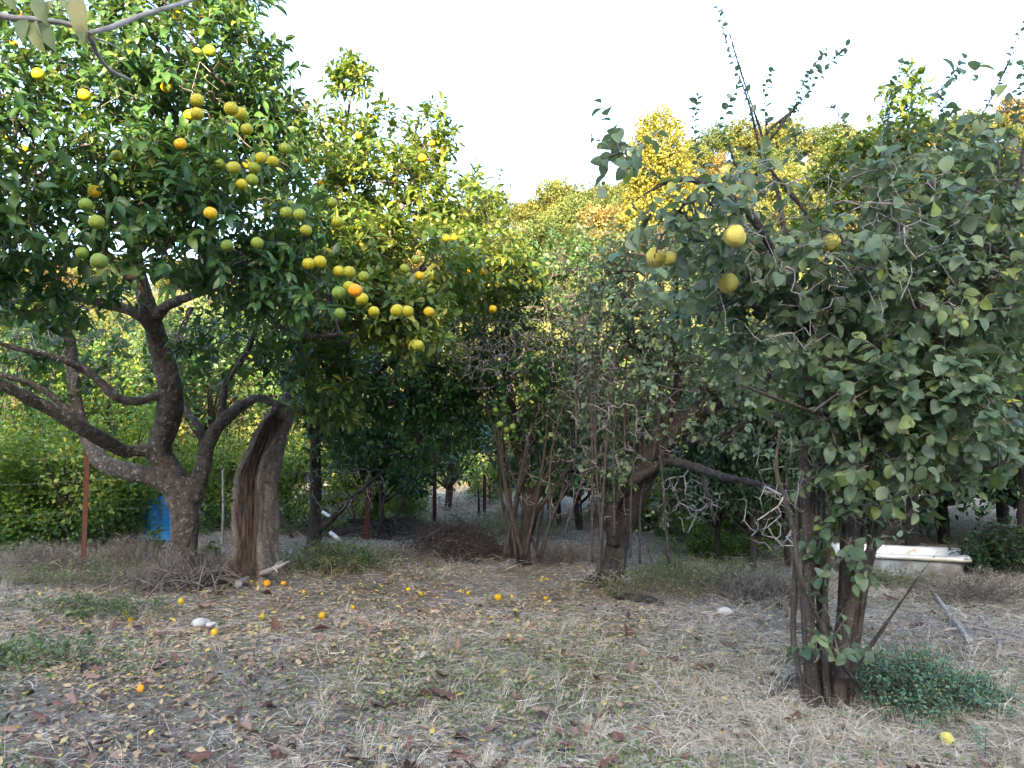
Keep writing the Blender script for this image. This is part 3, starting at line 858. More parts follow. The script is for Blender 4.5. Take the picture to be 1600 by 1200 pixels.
# ------------------------------------------------------------------ green-fruited citrus in the centre
T4_FRUIT = [(781, 663, 11, .15), (791, 672, 10, .15), (801, 667, 11, .12), (774, 641, 10, .1), (818, 624, 10, .1), (750, 639, 9, .1), (793, 627, 9, .1), (911, 591, 10, .1), (900, 631, 10, .15),
            (939, 629, 9, .1), (817, 661, 9, .1), (822, 584, 9, .1), (866, 573, 9, .1), (807, 536, 9, .3), (772, 543, 9, .3), (759, 668, 8, .1), (814, 672, 9, .1)]
T4_LIMBS = [limb_px([(818, 878, 9.0, 24), (820, 840, 9.0, 19), (824, 790, 9.0, 18), (820, 740, 9.0, 18), (808, 690, 9.1, 20), (800, 640, 9.2, 15), (790, 560, 9.2, 10), (800, 480, 9.2, 6)]),
            limb_px([(826, 800, 9.0, 15), (850, 750, 9.0, 16), (880, 700, 9.0, 12), (900, 640, 9.0, 9), (920, 560, 9.0, 6)]),
            limb_px([(822, 850, 9.0, 15), (838, 800, 8.8, 12), (862, 770, 8.7, 8), (895, 720, 8.6, 5)])]
T4_BLOBS = [(820, 600, 9.0, 100, 70, .7, 2), (790, 500, 9.2, 90, 80, .7, 1.5), (880, 440, 9.3, 60, 60, .6, .9), (900, 590, 9.1, 60, 60, .5, 1), (730, 640, 9.4, 90, 60, .6, 1.2), (850, 680, 9.0, 50, 30, .3, .5), (880, 400, 9.6, 70, 35, .4, .5), (770, 440, 9.0, 60, 50, .4, .6), (700, 600, 9.6, 80, 60, .5, .8), (940, 520, 9.2, 60, 80, .5, .8), (860, 740, 9.1, 40, 40, .3, .3)]
build_tree('citrus_tree', 'dark citrus tree with small green fruit and shaggy trunk behind the brush pile', gp(818, 875), T4_LIMBS, T4_BLOBS,
           1500, 8, 0.15, 0.08, 'lance', M['citrus'], M['bark_dark'], M['twig_dark'], hole=0.2, fruits=T4_FRUIT, fruit_dia=0.07, seed=4, voxel=0.02, rmax=0.018, individuals=200,
           dead=([(860, 500, 8.6, 100, 50, .5, 2), (780, 560, 8.4, 70, 60, .4, 1.5), (860, 700, 8.8, 70, 110, .4, 1.2), (900, 620, 8.7, 70, 80, .4, 1)], 1300, {'rt': 0.0024}))

t4 = [o for o in C.objects if o.name.startswith('citrus_tree')][-1]
for k in range(16):
    u0 = 812 + random.uniform(-26, 34); u1 = u0 + random.uniform(-70, 90); v1 = random.uniform(560, 740); dd = random.uniform(8.7, 9.3)
    cp = limb_px([(u0, 872, dd, 5), ((u0 + u1) / 2 + random.uniform(-18, 18), (872 + v1) / 2, dd - .1, 4), (u1, v1, dd - .2, 1.8)])
    tm = tubes('cane', [cp], 6, .05); tm.transform(Matrix.Translation(-t4.location)); link('cane', tm, M['twig_dark'], t4)

# ------------------------------------------------------------------ leaning quince tree in the centre right
T6_LIMBS = [limb_px([(952, 905, 7.9, 52), (960, 880, 7.9, 38), (968, 840, 7.9, 36), (982, 790, 7.8, 40), (1003, 745, 7.7, 38), (1030, 700, 7.6, 34), (1060, 670, 7.5, 36), (1100, 640, 7.3, 32), (1150, 605, 7.1, 26), (1200, 590, 7.0, 20), (1260, 560, 6.8, 12)]),
            limb_px([(958, 850, 7.8, 20), (955, 800, 7.7, 18), (972, 765, 7.6, 19), (1000, 745, 7.5, 18), (1040, 723, 7.4, 15), (1080, 728, 7.0, 14), (1130, 745, 6.4, 12), (1180, 755, 5.9, 11), (1232, 772, 5.4, 10)]),
            limb_px([(1030, 700, 7.6, 22), (1045, 640, 7.6, 16), (1060, 600, 7.5, 12), (1050, 520, 7.5, 9), (1060, 420, 7.4, 6)]),
            limb_px([(1010, 740, 7.7, 16), (1000, 680, 7.7, 13), (1012, 600, 7.7, 11), (1005, 500, 7.6, 8), (1015, 400, 7.5, 5)]),
            limb_px([(1085, 645, 7.4, 16), (1110, 600, 7.3, 15), (1085, 612, 7.0, 8)]),
            limb_px([(1112, 605, 7.3, 12), (1108, 640, 7.0, 9), (1120, 655, 6.9, 5)]),
            limb_px([(1095, 738, 6.9, 8), (1108, 785, 6.8, 9), (1118, 820, 6.8, 5)]),
            limb_px([(1060, 680, 7.5, 18), (1120, 690, 7.3, 14), (1180, 655, 7.0, 12), (1250, 650, 6.7, 9)])]
canes = []
for (u0, v0, u1, v1, w) in [(925, 880, 905, 420, 6), (945, 900, 940, 430, 7), (960, 840, 962, 460, 6), (975, 800, 985, 430, 6), (990, 770, 1030, 400, 6), (1010, 740, 975, 380, 5), (880, 840, 925, 520, 5),
                            (1020, 720, 1080, 430, 6), (1040, 700, 1100, 470, 5), (935, 900, 955, 560, 8), (1045, 880, 1020, 560, 6), (900, 700, 930, 470, 5), (985, 870, 1000, 620, 5), (1000, 880, 1060, 640, 5), (860, 820, 890, 600, 5)]:
    w *= .72
    mid = (0.5 * (u0 + u1) + random.uniform(-26, 26), 0.5 * (v0 + v1))
    dd = random.uniform(7.4, 8.3)
    canes.append(limb_px([(u0, v0, dd, w), (*mid, dd - .1, w * .8), (u1, v1, dd - .3, w * .4)]))
T6_BLOBS = [(1000, 450, 7.5, 80, 90, .5, 1.6), (1070, 500, 7.4, 90, 90, .5, 1.5), (960, 560, 7.7, 90, 110, .5, 1.3), (1060, 620, 7.3, 90, 60, .5, .9), (1150, 520, 7.0, 90, 80, .5, 1.2), (930, 420, 8.0, 60, 60, .4, .7), (980, 700, 7.7, 60, 70, .4, .6), (1150, 640, 6.9, 90, 60, .5, .8), (1130, 420, 7.2, 90, 60, .5, 1), (1010, 600, 8.0, 110, 90, .5, 1), (930, 640, 8.2, 60, 90, .4, .7), (1050, 790, 8.0, 70, 40, .3, .2)]
build_tree('quince_tree', 'leaning quince tree with dark twisted trunk and many upright bare canes', gp(950, 900), T6_LIMBS, T6_BLOBS,
           1700, 6, 0.2, 0.052, 'ovate', M['quince'], M['bark_dark'], M['twig_dark'], hole=0.15, seed=6, voxel=0.016, bumpy=0.014, rmax=0.016, individuals=200,
           dead=([(1000, 620, 7.4, 120, 120, .5, 2), (930, 560, 7.8, 90, 90, .4, 1), (1080, 780, 7.0, 60, 40, .3, .5), (950, 750, 7.8, 70, 80, .4, .8)], 1100, {'rt': 0.0018}))

t6 = [o for o in C.objects if o.name.startswith('quince_tree')][-1]
for cpath in canes:
    tm = tubes('cane', [cpath], 6, .05); tm.transform(Matrix.Translation(-t6.location)); link('cane', tm, M['twig_dark'], t6)

# ------------------------------------------------------------------ near quince tree at right
QB = 4.35
T7_LIMBS = [
    limb_px([(1276, 1112, QB, 28), (1270, 1060, QB, 24), (1264, 1000, QB, 21), (1263, 900, QB, 20), (1262, 820, QB, 19), (1258, 730, QB, 20), (1264, 650, QB - .1, 16), (1262, 560, QB - .1, 13), (1268, 470, QB - .2, 10), (1280, 380, QB - .3, 7), (1310, 300, QB - .3, 4)]),
    limb_px([(1294, 1108, QB + .06, 24), (1287, 1000, QB + .10, 19), (1283, 900, QB + .1, 16), (1283, 800, QB + .1, 15), (1285, 700, QB + .1, 13), (1290, 620, QB, 11), (1300, 540, QB, 9)]),
    limb_px([(1308, 1112, QB - .04, 30), (1316, 1000, QB - .03, 24), (1324, 920, QB, 23), (1330, 850, QB - .05, 22), (1345, 770, QB - .1, 19), (1360, 700, QB - .15, 18), (1400, 635, QB - .2, 18), (1440, 590, QB - .2, 18), (1470, 545, QB - .3, 16), (1510, 520, QB - .3, 12), (1545, 450, QB - .4, 10), (1570, 380, QB - .45, 8), (1592, 280, QB - .5, 7), (1610, 150, QB - .5, 4)]),
    limb_px([(1318, 1100, QB + .06, 20), (1340, 980, QB + .16, 15), (1352, 900, QB + .15, 15), (1368, 830, QB + .2, 13), (1380, 740, QB + .2, 12), (1410, 660, QB + .2, 11), (1430, 560, QB + .2, 9), (1440, 450, QB + .2, 7), (1450, 330, QB + .2, 5)]),
    limb_px([(1316, 1060, QB - .08, 14), (1326, 960, QB - .06, 15), (1350, 880, QB - .1, 15), (1392, 822, QB - .2, 13), (1450, 785, QB - .3, 10), (1510, 742, QB - .4, 8), (1560, 728, QB - .5, 6), (1597, 712, QB - .5, 4)]),
    limb_px([(1258, 1095, QB - .06, 12), (1240, 1000, QB + .05, 10), (1243, 900, QB + .1, 9), (1248, 780, QB + .1, 9), (1245, 760, QB + .1, 5)]),
    limb_px([(1345, 1075, QB - .1, 8), (1310, 1030, QB - .3, 8), (1275, 960, QB - .4, 8), (1250, 900, QB - .5, 8), (1240, 830, QB - .5, 8), (1225, 775, QB - .5, 8), (1212, 730, QB - .5, 7), (1222, 660, QB - .5, 4)]),
    limb_px([(1325, 1060, QB - .1, 9), (1360, 1010, QB - .2, 8), (1405, 945, QB - .3, 6), (1440, 895, QB - .4, 5), (1466, 862, QB - .4, 2.5)]),
    limb_px([(1263, 520, QB - .1, 10), (1235, 450, QB - .3, 12), (1205, 390, QB - .5, 13), (1180, 345, QB - .6, 13), (1130, 300, QB - .7, 12), (1080, 280, QB - .7, 10), (1030, 290, QB - .8, 6), (985, 320, QB - .8, 4)]),
    limb_px([(1262, 600, QB - .1, 9), (1245, 500, QB, 9), (1230, 400, QB, 8), (1215, 300, QB, 7), (1190, 210, QB, 5), (1160, 120, QB, 4), (1130, 20, QB, 2.5)]),
    limb_px([(1290, 560, QB, 9), (1300, 470, QB, 8), (1270, 350, QB, 7), (1190, 235, QB - .1, 5), (1250, 160, QB - .1, 4), (1300, 95, QB - .1, 3), (1322, 78, QB - .1, 2)]),
    limb_px([(1470, 545, QB - .3, 12), (1455, 510, QB - .3, 10), (1420, 440, QB - .2, 8), (1400, 380, QB - .2, 5)]),
    limb_px([(1360, 640, QB - .1, 8), (1300, 650, QB - .3, 8), (1220, 625, QB - .5, 6), (1130, 590, QB - .6, 4)]),
    limb_px([(1440, 590, QB - .2, 9), (1500, 600, QB - .4, 7), (1570, 590, QB - .5, 5), (1620, 600, QB - .5, 4)]),
    limb_px([(1545, 450, QB - .4, 8), (1580, 430, QB - .4, 7), (1640, 400, QB - .4, 5)]),
    limb_px([(1450, 330, QB + .2, 6), (1460, 240, QB + .1, 5), (1520, 200, QB, 4), (1580, 90, QB - .1, 3), (1600, 50, QB - .1, 2)]),
    limb_px([(1310, 480, QB, 8), (1380, 430, QB + .2, 7), (1390, 300, QB + .3, 5), (1380, 200, QB + .3, 3)]),
    limb_px([(1100, 285, QB - .7, 7), (1060, 330, QB - .9, 5), (1030, 380, QB - .9, 4), (1010, 440, QB - .9, 3)]),
]
T7_BLOBS = [(1080, 345, 3.7, 85, 55, .35, .8), (1180, 350, 3.9, 110, 90, .5, 1.5), (1290, 380, 4.1, 130, 120, .6, 2.2), (1420, 335, 4.3, 130, 90, .6, 1.45), (1540, 350, 4.1, 80, 115, .6, 1.0), (1440, 460, 4.2, 150, 90, .6, 2.2),
            (1230, 540, 4.3, 90, 90, .5, 1.2), (1370, 600, 4.1, 110, 80, .5, 1.7), (1480, 640, 3.9, 90, 60, .4, 1.1), (1350, 700, 4.1, 90, 70, .4, .9), (1130, 480, 4.5, 100, 70, .4, .7), (1480, 185, 4.2, 60, 55, .35, .25),
            (975, 232, 3.5, 30, 18, .12, .08), (1210, 285, 4.2, 70, 25, .4, .25),
            (1590, 200, 4.1, 40, 60, .3, .35), (1320, 830, 4.2, 45, 60, .25, .2), (1575, 725, 3.9, 30, 20, .1, .06), (1440, 720, 4.1, 60, 40, .3, .3), (1290, 1010, 4.2, 35, 70, .2, .07), (1600, 500, 4.0, 50, 100, .4, .6), (1000, 440, 3.5, 22, 30, .1, .08)]
def path_leaves(path, n, size, t0=.15):
    k = (t0 + (1 - t0) * np.linspace(0, 1, n)) * (len(path) - 1)
    j = np.clip(k.astype(int), 0, len(path) - 2)
    tg = unit(path[j + 1, :3] - path[j, :3])
    ph = np.arange(n) * 2.4 + rng.random(n)
    u = unit(np.cross(tg, np.array((.2, .9, .3)))); w = np.cross(tg, u)
    d = tg * .5 + (np.cos(ph)[:, None] * u + np.sin(ph)[:, None] * w) * .8 + np.array((0, 0, -.25)) + rng.normal(0, .25, (n, 3))
    fr = (k - j)[:, None]
    return path[j, :3] * (1 - fr) + path[j + 1, :3] * fr, d, tg + rng.normal(0, .5, (n, 3)), size * rng.uniform(.55, 1.15, n), rng.uniform(.85, 1.1, n), np.clip(rng.normal(.35, .25, n), 0, 1)
SH = [limb_px(p) for p in (
    [(1190, 250, 4.3, 5), (1170, 160, 4.3, 4), (1140, 80, 4.3, 3), (1122, 12, 4.3, 2)], [(1200, 240, 4.25, 4), (1195, 150, 4.2, 3), (1205, 110, 4.2, 2)], [(1190, 235, 4.25, 5), (1250, 160, 4.25, 4), (1300, 95, 4.25, 3), (1322, 72, 4.25, 2)],
    [(1235, 180, 4.25, 3), (1262, 120, 4.2, 2.5), (1290, 80, 4.2, 1.5)], [(1460, 240, 4.3, 5), (1520, 200, 4.2, 4), (1570, 110, 4.15, 3), (1602, 30, 4.1, 2)], [(1380, 230, 4.4, 4), (1395, 150, 4.4, 3), (1412, 95, 4.4, 2)],
    [(1330, 260, 4.4, 4), (1325, 200, 4.4, 3), (1300, 165, 4.4, 2)], [(1090, 260, 3.8, 4), (1085, 190, 3.8, 3), (1092, 150, 3.8, 2)], [(1040, 285, 3.6, 4), (990, 250, 3.5, 3), (925, 215, 3.45, 2)], [(1480, 220, 4.2, 4), (1470, 150, 4.2, 3), (1500, 100, 4.2, 2)],
    [(1560, 250, 4.1, 4), (1590, 170, 4.1, 3), (1600, 100, 4.1, 2)], [(1250, 260, 4.3, 4), (1240, 200, 4.3, 2.5)], [(1150, 260, 4.1, 4), (1130, 190, 4.1, 3), (1150, 140, 4.1, 2)], [(1440, 230, 4.3, 4), (1425, 165, 4.3, 2.5)])]
T7_LIMBS = T7_LIMBS + SH
ex = [path_leaves(p, 26 + int(len(p) * .8), .045, .05) for p in SH]
ex7 = tuple(np.concatenate([e[k] for e in ex]) for k in range(6))
t7 = build_tree('quince_tree', 'near many stemmed quince tree at right with yellow knobbly quinces', gp(1295, 1095), T7_LIMBS, T7_BLOBS,
                1750, 6, 0.15, 0.062, 'ovate', M['quince'], M['bark_quince'], M['twig_mid'], hole=0.27, seed=7, fuse_it='clump', voxel=0.009, bumpy=0.006, rmax=0.009, droop=0.45, svar=0.36, uplift=0.1, bias=0.4, extra=ex7, clear=[(1024, 402, 3.7, 19), (1148, 368, 3.7, 20), (1137, 442, 3.7, 19), (1299, 380, 3.95, 19), (1046, 404, 4.0, 12)],
                dead=([(1210, 800, 4.0, 60, 60, .2, 1), (1500, 620, 3.9, 100, 80, .3, 1), (1300, 400, 3.8, 260, 170, .5, 7), (1240, 720, 4.2, 60, 60, .3, 1), (1360, 800, 4.2, 60, 80, .3, .8)], 640, {'rt': 0.0014}))
QO = np.array(t7.location)
for k in range(11):
    u0 = 1262 + 7 * k + random.uniform(-5, 5); u1 = u0 + (k - 4.5) * 9 + random.uniform(-22, 22); v1 = random.uniform(640, 880)
    dd = QB + random.uniform(-.12, .10)
    cp = limb_px([(u0, 1106, dd, 11), ((u0 * .6 + u1 * .4) + random.uniform(-8, 8), 1106 * .55 + v1 * .45, dd, 9), (u1, v1, dd - .05, 5), (u1 + random.uniform(-20, 20), v1 - 90, dd - .1, 2.5)])
    tm = tubes('slim_stem', [cp], 8, .09); tm.transform(Matrix.Translation(-t7.location)); link('slim_stem', tm, M['bark_quince'], t7)
for k, (u, v, px, lab) in enumerate([(1024, 402, 32, 'lumpy yellow quince hanging from the arching left branch'), (1044, 404, 24, 'smaller quince half hidden behind its neighbour'), (1148, 368, 35, 'greenish brown spotted quince at the top of the arch'),
                                     (1137, 442, 31, 'round pale yellow quince with dark pits'), (1299, 380, 30, 'squarish yellow quince with brown dots'), (1096, 358, 20, 'quince deep in the leaves'), (1275, 406, 24, 'dull brown quince')]):
    d = (0.10 if px > 28 else 0.09) * F / px
    d = min(max(d, 3.25), 4.0)
    me = fruit_mesh('quince_fruit', M['quince_fruit'], 0.5, lobes=5, seed=k * 1.7, squash=1.0, pear=0.25)
    o = link('quince_fruit', me, None, t7, P(u, v, d) - QO, label=lab)
    r = 0.5 * px * d / F
    o.scale = (r, r, r * 1.08); o.rotation_euler = (random.uniform(-.6, .6), random.uniform(-.6, .6), k)
# clear the leaves that would hide the quinces: real gaps in the crown
def clear_view(root, spots):
    o0 = np.array(root.location)
    for o in list(root.children):
        if o.name.split('.')[0] != 'leaf': continue
        p = np.array(o.matrix_local.translation) + o0 + np.array([o.matrix_local[r][0] for r in range(3)]) * .5
        u, v, dep = project(p)
        for (fu, fv, fd, fr) in spots:
            if (u - fu) ** 2 + (v - fv) ** 2 < (fr + 10) ** 2 and dep < fd + .05:
                bpy.data.objects.remove(o); break
clear_view(t7, [(1024, 402, 3.8, 16), (1148, 368, 3.8, 18), (1137, 442, 3.8, 16), (1299, 380, 3.9, 15)])

# ------------------------------------------------------------------ generic trees for the middle distance and the hill
def crown_cloud(n, blobs, leaf, kind='clump', seed=0, holes=0.0):
    """blobs in metres (x,y,z,rx,ry,rz,w) around the trunk foot"""
    r_ = np.random.default_rng(seed)
    b = np.array(blobs, float)
    k = r_.choice(len(b), n, p=b[:, 6] / b[:, 6].sum())
    g = unit(r_.normal(0, 1, (n, 3)))
    rad = r_.random(n) ** 0.28
    ph = r_.random(3) * 9
    wob = 1 + 0.22 * np.sin(g[:, 0] * 5 + ph[0] + k) * np.sin(g[:, 2] * 6 + ph[1]) + 0.12 * np.sin(g[:, 1] * 11 + ph[2] + k * 2) + 0.10 * np.sin(g[:, 0] * 17 + g[:, 2] * 13 + k)
    p = b[k, :3] + g * b[k, 3:6] * (rad * wob)[:, None]
    if holes:
        h = np.sin(p[:, 0] * 3.1 + ph[0]) * np.sin(p[:, 1] * 3.3 + ph[1]) * np.sin(p[:, 2] * 3.7 + ph[2])
        ok = h > -holes
        p, g, k = p[ok], g[ok], k[ok]
    n = len(p)
    d = unit(g + r_.normal(0, 0.7, (n, 3)))
    nn = g * 0.6 + np.array((0, 0, 0.7)) + r_.normal(0, 0.5, (n, 3))
    s = leaf * (0.6 + 0.8 * r_.random(n))
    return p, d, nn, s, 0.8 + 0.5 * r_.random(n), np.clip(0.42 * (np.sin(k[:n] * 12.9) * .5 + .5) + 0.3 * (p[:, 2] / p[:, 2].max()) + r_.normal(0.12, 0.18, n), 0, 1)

def proto_tree(key, h, blobs, n, leaf, mat, bark, seed, kind='clump', holes=0.15, trunk_r=0.12, stems=1):
    tr = []
    for s_ in range(stems):
        a = s_ * 2.4
        off = 0.12 * h * (0 if stems == 1 else 1)
        tr.append(catmull([(0, 0, -0.1, trunk_r), (0.02 * h, 0, h * .25, trunk_r * .8), (off * math.cos(a), off * math.sin(a), h * .6, trunk_r * .5), (off * 1.4 * math.cos(a), off * 1.4 * math.sin(a), h * .92, trunk_r * .12)], h / 14))
    r_ = np.random.default_rng(seed + 50)
    for bl in blobs:
        z0 = min(h * .5, max(h * .15, bl[2] - 0.4 * h))
        tr.append(catmull([(0.01, 0, z0, trunk_r * .45), (bl[0] * .5, bl[1] * .5, (z0 + bl[2]) * .5 - .02 * h, trunk_r * .3), (bl[0], bl[1], bl[2], trunk_r * .1)], h / 14))
    tm = tubes('trunk', tr, sides=7, rough=0.1); tm.materials.append(bark)
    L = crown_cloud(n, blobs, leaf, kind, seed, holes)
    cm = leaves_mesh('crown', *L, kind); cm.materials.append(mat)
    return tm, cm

def put_tree(name, label, cat, protos, loc, scale=1.0, rot=0.0, group=None, sz=None):
    root = thing(name, label, cat, loc, rot, group)
    root.scale = (scale, scale, scale if sz is None else sz)
    link('trunk', protos[0], None, root)
    link('crown', protos[1], None, root)
    return root

def rblobs(seed, n, h, r, low=0.3):
    r_ = np.random.default_rng(seed)
    out = [(0, 0, h * 0.68, r * .6, r * .6, h * .28, 1.6)]
    for k in range(n):
        a = r_.random() * 6.28; q = r * (0.35 + 0.4 * r_.random()); z = h * (low + (0.88 - low) * r_.random())
        s_ = r * (0.28 + 0.25 * r_.random())
        out.append((q * math.cos(a), q * math.sin(a), z, s_, s_, s_ * 0.8, 0.7))
    return out

BK = M['bark_dark']
PR = {
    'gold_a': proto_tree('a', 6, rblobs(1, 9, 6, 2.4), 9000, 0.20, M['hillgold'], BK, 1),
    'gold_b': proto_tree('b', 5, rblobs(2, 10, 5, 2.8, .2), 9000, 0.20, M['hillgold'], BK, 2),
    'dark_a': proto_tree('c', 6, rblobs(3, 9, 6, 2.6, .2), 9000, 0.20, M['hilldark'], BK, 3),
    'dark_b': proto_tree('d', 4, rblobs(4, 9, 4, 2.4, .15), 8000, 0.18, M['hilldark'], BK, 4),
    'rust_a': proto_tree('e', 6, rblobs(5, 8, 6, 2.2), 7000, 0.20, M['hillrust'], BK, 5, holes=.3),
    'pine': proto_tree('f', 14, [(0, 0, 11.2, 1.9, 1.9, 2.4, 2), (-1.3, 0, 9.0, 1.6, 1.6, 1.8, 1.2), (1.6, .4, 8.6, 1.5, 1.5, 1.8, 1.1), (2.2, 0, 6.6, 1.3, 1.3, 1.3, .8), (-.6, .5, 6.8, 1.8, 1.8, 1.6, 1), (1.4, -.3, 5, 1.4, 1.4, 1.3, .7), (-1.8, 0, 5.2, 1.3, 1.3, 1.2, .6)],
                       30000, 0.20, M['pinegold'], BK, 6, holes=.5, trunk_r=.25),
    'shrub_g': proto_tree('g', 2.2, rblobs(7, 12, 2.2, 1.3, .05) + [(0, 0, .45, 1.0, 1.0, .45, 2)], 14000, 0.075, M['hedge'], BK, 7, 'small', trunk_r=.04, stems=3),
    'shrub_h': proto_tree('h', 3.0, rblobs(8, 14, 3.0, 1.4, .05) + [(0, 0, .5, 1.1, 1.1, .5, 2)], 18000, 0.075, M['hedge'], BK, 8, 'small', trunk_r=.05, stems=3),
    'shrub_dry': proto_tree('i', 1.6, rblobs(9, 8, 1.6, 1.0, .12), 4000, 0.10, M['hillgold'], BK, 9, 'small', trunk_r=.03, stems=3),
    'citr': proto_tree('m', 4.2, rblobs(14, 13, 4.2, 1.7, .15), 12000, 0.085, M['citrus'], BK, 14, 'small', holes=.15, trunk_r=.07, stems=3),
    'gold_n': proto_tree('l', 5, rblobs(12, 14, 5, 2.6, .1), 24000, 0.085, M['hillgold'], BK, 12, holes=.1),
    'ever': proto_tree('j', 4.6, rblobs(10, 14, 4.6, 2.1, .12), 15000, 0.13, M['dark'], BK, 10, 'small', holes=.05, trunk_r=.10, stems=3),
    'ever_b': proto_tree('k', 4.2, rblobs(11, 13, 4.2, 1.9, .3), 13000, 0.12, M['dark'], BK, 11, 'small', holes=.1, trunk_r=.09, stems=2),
}
def at(u, d, key, name, label, cat='tree', scale=1.0, group=None, dz=0.0, rot=None, sz=None):
    x = (u - 800) / F * d
    return put_tree(name, label, cat, PR[key], (x, d, float(terrain(x, d)) + dz), scale, random.uniform(0, 6.28) if rot is None else rot, group, sz)

# landmark trees on the hill
at(1035, 56, 'pine', 'pine_tree', 'tall sunlit golden pine rising above the quinces against the sky', scale=1.0, rot=0.3)
at(885, 74, 'gold_b', 'hill_tree', 'broad sunlit treetop forming the skyline in the central gap', scale=1.15)
at(960, 58, 'rust_a', 'hill_tree', 'sunlit brownish tree left of the tall golden pine', scale=1.0)
at(1415, 60, 'rust_a', 'hill_tree', 'sunlit orange brown treetop above the quince crown', scale=1.25)
at(1590, 52, 'rust_a', 'hill_tree', 'sunlit rusty treetop at the far right edge', scale=1.3)
at(1240, 60, 'gold_a', 'hill_tree', 'golden treetop on the skyline between the quince shoots', scale=1.0)
at(1310, 64, 'gold_b', 'hill_tree', 'golden rounded treetop behind the right quince crown', scale=1.1)
for (u, d, s_, lab) in [(905, 62, 1.0, 'in the middle of'), (860, 58, .9, 'at the left of'), (930, 66, 1.1, 'at the right and top of'), (890, 52, .8, 'lowest on')]:
    at(u, d, 'dark_a', 'hill_tree', f'dark green tree {lab} the slope in the central gap', scale=s_, group='dark trees on the gap slope')
for k in range(34):
    u = -60 + k * 52 + rng.uniform(-14, 14); d = rng.uniform(84, 90)
    if u < 420 and k % 2: continue
    key = ['gold_b', 'dark_b', 'gold_a', 'gold_b'][k % 4]
    zone = 'behind the left orange tree' if u < 430 else ('behind the hollow orange tree' if u < 760 else ('above the central gap' if u < 1000 else ('behind the leaning quince' if u < 1250 else 'behind the near quince')))
    at(u, d, key, 'hill_tree', ('golden' if key[0] == 'g' else 'dark green') + ' tree on the very crest of the hill ' + zone, scale=rng.uniform(.6, .85), group='trees along the hill crest')
n_h = 0
for k in range(230):
    d = 30 + 62 * (rng.random() ** 0.8)
    u = rng.uniform(-150, 1750)
    key = ['gold_a', 'gold_b', 'gold_b', 'dark_a', 'dark_b', 'rust_a', 'gold_a'][int(rng.integers(0, 7))]
    if 1000 < u < 1090 and d > 45: continue
    if d < 45 and 820 < u < 960: key = 'gold_n'
    if key == 'rust_a' and 740 < u < 1050: key = 'dark_a' if k % 2 else 'gold_b'
    if d < 48 and key[0] == 'g': key = 'gold_n'
    zone = 'behind the left orange tree' if u < 430 else ('behind the hollow orange tree' if u < 760 else ('in the central gap' if u < 1000 else ('behind the leaning quince' if u < 1250 else 'behind the near quince')))
    zone += ', low' if d < 48 else (', half way up' if d < 68 else ', near the crest')
    zone += ', ' + ('left' if int(u / 60) % 3 == 0 else ('middle' if int(u / 60) % 3 == 1 else 'right')) + ' side'
    lab = {'g': 'golden tree on the hill ' + zone, 'd': 'dark green tree on the hill ' + zone, 'r': 'brownish tree on the hill ' + zone}[key[0]]
    at(u, d, key, 'hill_tree', lab, scale=rng.uniform(.55, .95) * (0.75 if d < 45 else 1), group={'g': 'golden trees covering the hillside', 'd': 'dark trees covering the hillside', 'r': 'brownish trees on the hillside'}[key[0]])
# golden lit growth just beyond the orchard
for k in range(30):
    d = rng.uniform(21, 32); u = rng.uniform(-100, 1700)
    key = ['shrub_dry', 'shrub_g', 'shrub_h'][int(rng.integers(0, 3))]
    at(u, d, key, 'wild_shrub', {'shrub_dry': 'low dry golden', 'shrub_g': 'round yellow green', 'shrub_h': 'tall yellow green'}[key] + ' sunlit shrub beyond the orchard ' + ('at far left' if u < 300 else 'left of centre' if u < 700 else 'in the centre' if u < 1000 else 'right of centre' if u < 1300 else 'at far right'), 'shrub', scale=rng.uniform(.9, 1.6), group='sunlit shrubs beyond the orchard')
for (u, d, s_, lab) in [(60, 20, 1.0, 'under the left limbs of the large orange tree'), (190, 22, 1.1, 'just left of the lichened trunk'), (320, 21, 1.0, 'between the lichened and hollow trunks'), (420, 23, 1.0, 'behind the hollow trunk top'), (-30, 19, .9, 'cut by the left edge')]:
    at(u, d, 'gold_n', 'wild_tree', 'golden sunlit bushy tree seen ' + lab, 'tree', scale=s_)
# hedge at left behind the fence
for (u, d, key, s_, lab) in [(170, 13.0, 'shrub_h', 1.05, 'tall green bush behind the lichened orange trunk'), (330, 13.5, 'citr', .95, 'green tree between the lichened trunk and the hollow trunk'), (50, 12.5, 'citr', .95, 'green leafy tree above the hedge at far left'), (430, 14, 'citr', 1.0, 'green tree behind the top of the hollow trunk'), (20, 10.6, 'shrub_h', .68, 'leafy yellow green bush at the left edge behind the fence'), (105, 10.2, 'shrub_g', .82, 'leafy green bush left of the rusty fence post'), (190, 11.0, 'shrub_h', .66, 'dense green bush right of the rusty fence post'),
                             (-50, 9.8, 'shrub_g', .9, 'green bush cut by the left edge')]:
    at(u, d, key, 'hedge_bush', lab, 'bush', scale=s_)
for (u, d, s_, lab) in [(345, 12.5, .75, 'pale green bush between lichened trunk and hollow trunk'), (450, 12, .7, 'green bush seen right of the hollow trunk'), (610, 15, .8, 'green bush behind the fence stakes')]:
    at(u, d, 'shrub_g', 'hedge_bush', lab, 'bush', scale=s_)
